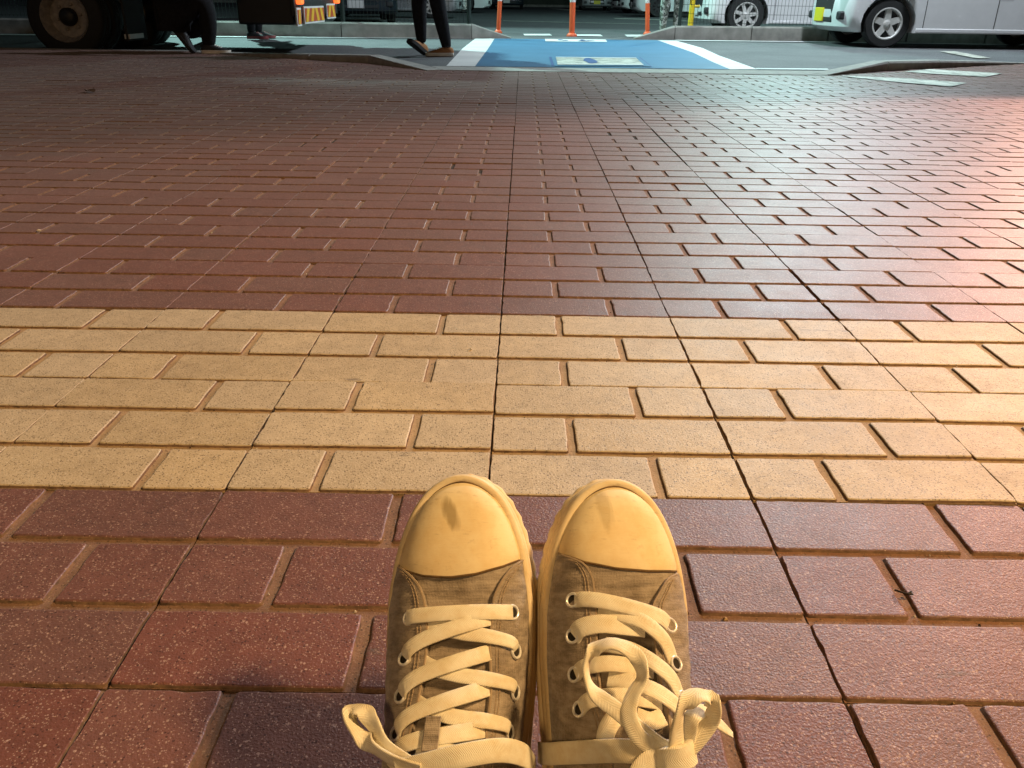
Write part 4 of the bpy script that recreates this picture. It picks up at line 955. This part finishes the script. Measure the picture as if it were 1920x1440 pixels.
ribbon([(-0.0025,0.0936,0.112),(-0.0196,0.0978,0.108),(-0.035,0.1048,0.102),(-0.0461,0.1133,0.097),(-0.0478,0.1197,0.095),(-0.041,0.1204,0.095),(-0.0336,0.1138,0.098),(-0.0239,0.1022,0.104),(-0.0029,0.0927,0.110)], 0.010, 0.0017, shL, 'lace_loop',
       [(.3,-.6,.75),(.5,-.6,.6),(.75,-.5,.5),(.95,.1,.4),(.4,.8,.35),(-.2,.9,.4),(-.75,.25,.7),(-.6,.1,.8),(-.2,-.2,1)], n=9)
ribbon([(-0.0159,0.0922,0.110),(0.0005,0.0970,0.113),(0.0202,0.1020,0.112),(0.0383,0.1030,0.100),(0.0480,0.0960,0.075),(0.0510,0.0850,0.050)], 0.0125, 0.0017, shL, 'lace', [(-.3,-.2,1),(-.1,-.2,1),(.2,-.1,1),(.6,0,.8),(1,.1,.35),(1,.1,.1)])

capR = [(-0.0435,0.213),(-0.0384,0.2122),(-0.0243,0.2064),(-0.0055,0.2028),(0.0151,0.2016),(0.0435,0.2021)]
fbL = [(-0.0415,0.2120),(-0.0316,0.2083),(-0.0236,0.2032),(-0.0197,0.1927),(-0.0192,0.1755),(-0.0202,0.1546),(-0.0204,0.1319),(-0.0182,0.1106),(-0.0185,0.0955)]
fbR = [(0.0425,0.2015),(0.0282,0.1967),(0.0205,0.1879),(0.0142,0.1775),(0.0131,0.1579),(0.0132,0.1406),(0.015,0.1213),(0.0129,0.0958)]
eRL = [(-0.031,0.182),(-0.0319,0.1613),(-0.0318,0.1401),(-0.0303,0.1219)]
eRR = [(0.0245,0.1680),(0.0245,0.1465),(0.0255,0.1280),(0.0255,0.1120)]
shR = sneaker('R', 'right sneaker, grey brown canvas with cream toe cap, laces tied in an upright bow', (0.06283, 0.344, 0.90757, -0.00268, 0.12217), capR, fbL, fbR, eRL, eRR, M['capR'])
on([(-0.0300,0.1820,.0028),(-0.025,0.1822,.0050),(-0.015,0.1808,.0062),(0.002,0.1768,.0064),(0.017,0.1722,.0056),(0.0250,0.1676,.0020)], LW, shR)
on([(-0.0315,0.1610,.0022),(-0.027,0.1655,.0052),(-0.017,0.1678,.0054),(-0.004,0.1672,.0036),(0.008,0.1665,.0022)], 0.0112, shR)
on([(-0.018,0.1772,.0010),(-0.008,0.1745,.0040),(0.006,0.1690,.0066),(0.017,0.1590,.0062),(0.0238,0.1480,.0020)], LW, shR)
on([(-0.0318,0.1400,.0022),(-0.026,0.1440,.0052),(-0.014,0.1458,.0054),(0.0,0.1445,.0036),(0.010,0.1430,.0020)], LW, shR)
on([(-0.016,0.1575,.0010),(-0.004,0.1540,.0050),(0.008,0.1470,.0066),(0.018,0.1380,.0062),(0.0255,0.1280,.0020)], LW, shR)
on([(-0.0303,0.1218,.0022),(-0.025,0.1265,.0052),(-0.013,0.1290,.0054),(0.0,0.1280,.0040),(0.012,0.1270,.0020)], LW, shR)
on([(-0.016,0.1390,.0010),(-0.004,0.1362,.0050),(0.010,0.1300,.0066),(0.020,0.1215,.0060),(0.0265,0.1115,.0020)], LW, shR)
on([(-0.012,0.1210,.0040),(-0.016,0.1160,.0055),(-0.0185,0.1110,.0055),(-0.020,0.1060,.0040)], 0.0105, shR)
on([(0.012,0.1195,.0020),(0.004,0.1170,.0040),(-0.004,0.1190,.0050)], 0.010, shR)
ribbon([(-0.0480,0.0900,0.020),(-0.0470,0.0940,0.045),(-0.0348,0.1010,0.0790),(-0.0192,0.1053,0.0990),(-0.0032,0.1058,0.1050),(0.0107,0.1059,0.1060)], 0.0125, 0.0017, shR, 'lace', [(-1,0,.1),(-.95,0,.3),(-.6,-.1,.8),(-.3,-.1,1),(-.1,-.1,1),(0,-.1,1)])
ribbon([(0.0111,0.1053,0.1059),(-0.0,0.1114,0.1073),(-0.0171,0.1252,0.1005),(-0.0292,0.1348,0.0935),(-0.0328,0.1459,0.0893),(-0.0288,0.1562,0.0913),(-0.0183,0.1603,0.0955),(-0.0066,0.1545,0.0974),(-0.0029,0.1434,0.0989),(-0.0089,0.1341,0.1008),(-0.0124,0.1241,0.1040),(-0.007,0.1126,0.1075),(0.0073,0.1055,0.1068)], 0.0090, 0.0017, shR, 'lace_loop',
       [(0,-.1,1),(.1,-.1,1),(.25,-.1,1),(.6,-.3,.7),(.85,-.15,.5),(.55,.6,.55),(.05,.75,.65),(-.4,.5,.7),(-.9,.0,.45),(-.75,.2,.6),(-.5,.1,.9),(-.2,0,1),(0,-.1,1)], n=9)
ribbon([(0.0122,0.1062,0.108),(0.0103,0.1195,0.116),(0.0125,0.1306,0.120),(0.0214,0.1364,0.120),(0.0309,0.1319,0.116),(0.0309,0.1233,0.112),(0.0229,0.1122,0.109),(0.0154,0.1055,0.107)], 0.010, 0.0017, shR, 'lace_loop',
       [(.2,-.2,1),(.6,-.2,.8),(.7,.3,.6),(0,.8,.55),(-.8,.3,.5),(-.85,-.1,.5),(-.5,.3,.8),(-.1,0,1)], n=9)
ribbon([(0.017,0.1049,0.104),(0.0190,0.1155,0.108),(0.0209,0.1238,0.110),(0.029,0.1262,0.106),(0.039,0.1198,0.096),(0.0521,0.1107,0.085)], 0.0095, 0.0017, shR, 'lace_end', [(-.4,0,.9),(-.6,.1,.7),(-.3,.7,.6),(.2,.7,.7),(.4,.5,.8),(.4,.4,.8)], widths=[.0095,.0095,.0095,.0095,.0085,.0035], n=8)
ribbon([(0.0087,0.1047,0.1069),(-0.0035,0.1015,0.1075),(-0.0098,0.0935,0.107),(-0.012,0.083,0.105)], 0.0105, 0.0017, shR, 'lace_end', [(0,-.1,1)]*4)
kn = MB(); P = [Vector((0.0125 + 0.0085*math.cos(a), 0.1052 + 0.0075*math.sin(a), 0.1085 + 0.002*math.sin(2*a))) for a in np.linspace(0, 2*math.pi, 25)[:-1]]
ribbon([Vector((0.0215,0.1075,0.1065)), Vector((0.0185,0.1055,0.1108)), Vector((0.0120,0.1040,0.1128)), Vector((0.0060,0.1030,0.1108)), Vector((0.0030,0.1015,0.1065))], 0.0125, 0.004, shR, 'knot', [(.8,0,.6),(.4,0,1),(0,-.2,1),(-.4,-.1,1),(-.8,0,.6)])

# wearer's legs, just below the frame
wr = empty('person', (0, 0, 0), 0, 'seated wearer of the two sneakers, dark trouser legs stretched forward', 'person')
legs = []
for s, ax in ((-1, -0.024), (1, 0.070)):
    legs.append([(0.02, -0.50, 0.40, (.16,.13)), (s*0.10, -0.44, 0.37, .10), (s*0.085+0.02, -0.10, 0.325, .066), (ax, 0.16, 0.20, .054), (ax, 0.285, 0.095, .046)])
skin_mesh('trousers', legs, M['black_cloth'], wr)
tag(MB().box((-3, -1.6, -0.04), (3, -0.36, 0.27)).build('step', M['concrete'], bevel=0.01), kind='structure')

# ------------------------------------------------------------------ litter
def twig(label, x, y, pts, r):
    t = empty('twig', (x, y, 0), 0, label, 'twig')
    for k, p in enumerate(pts): MB().tube(p, r, 6).build('stem' if k == 0 else 'side_stem', M['twig'], t)
twig('tiny dark twig in the groove right of the right sneaker', 0.372, 0.648, [[(-.006,.007,.001),(-.003,.002,.003),(.003,-.001,.003),(.008,.0,.002)], [(.003,-.001,.003),(.007,.002,.0035)]], 0.0010)
lf = MB(); lf.add([(0,-.045,.004),(.022,-.02,.012),(.03,.01,.02),(.012,.04,.012),(0,.055,.004),(-.012,.04,.014),(-.03,.01,.022),(-.022,-.02,.012),(0,0,.006)], [(8,0,1),(8,1,2),(8,2,3),(8,3,4),(8,4,5),(8,5,6),(8,6,7),(8,7,0)])
o = tag(lf.build('fallen_leaf', M['leaf'], normals=False), 'dry brown leaf lying on the left paving far back', 'leaf'); o.location = (-2.42, 4.93, 0.001); o.rotation_euler = (0, 0, 0.9)
for k, (x, y, r, lb) in enumerate(((-0.075, 1.245, 0.0024, 'white grit on the yellow paving ahead of the left sneaker'), (-1.13, 1.93, 0.005, 'white grit speck on the left red paving'), (1.9, 4.6, 0.006, 'white grit speck on the shiny right paving'), (2.55, 5.2, 0.010, 'pale scrap on the far right paving'))):
    rings = [[(r*c*(1+.3*math.sin(3*a+k))*math.cos(a), r*c*math.sin(a)*(1+.2*math.cos(2*a)), h) for a in np.linspace(0, 2*math.pi, 9)[:-1]] for c, h in ((.8, -.0005), (1, r*.4), (.5, r*.8))]
    o = tag(MB().loft(rings).build('grit', M['pale_stone'], smooth=True), lb, 'grit'); o.location = (x, y, 0.0008)

# ------------------------------------------------------------------ lamps that light the place (all above the frame)
for name, label, foot, head, watts, colr, rad, spot in LAMPS:
    t = empty(name, foot, 0, label, 'lamp'); h = Vector(head) - Vector(foot)
    MB().tube([(0, 0, 0), (0, 0, h.z + 0.15), (h.x*0.5, h.y*0.5, h.z + 0.25), (h.x, h.y, h.z + 0.16)], 0.05 if h.z < 5 else 0.08, 12).build('mast', M['lamp_body'], t, smooth=True)
    MB().lathe([(rad*0.4, 0.17), (rad*1.3, 0.10), (rad*1.4, 0.04)], 'Z', (h.x, h.y, h.z), 20).build('lamp_head', M['lamp_body'], t, smooth=True)
    L = bpy.data.lights.new(name + '_light', 'SPOT' if spot else 'POINT')
    if spot: L.spot_size = R(59 if head[0] < 0 else 106 if head[1] < 1 else 58); L.spot_blend = 1.0 if head[1] < 1 else 0.5
    L.energy = watts; L.color = colr; L.shadow_soft_size = rad
    lo = bpy.data.objects.new(name + '_light', L); C.objects.link(lo); lo.parent = t; lo.location = (h.x, h.y, h.z - rad*1.02)
    if spot: lo.rotation_euler = (Vector(spot) - Vector(head)).to_track_quat('-Z', 'Y').to_euler()
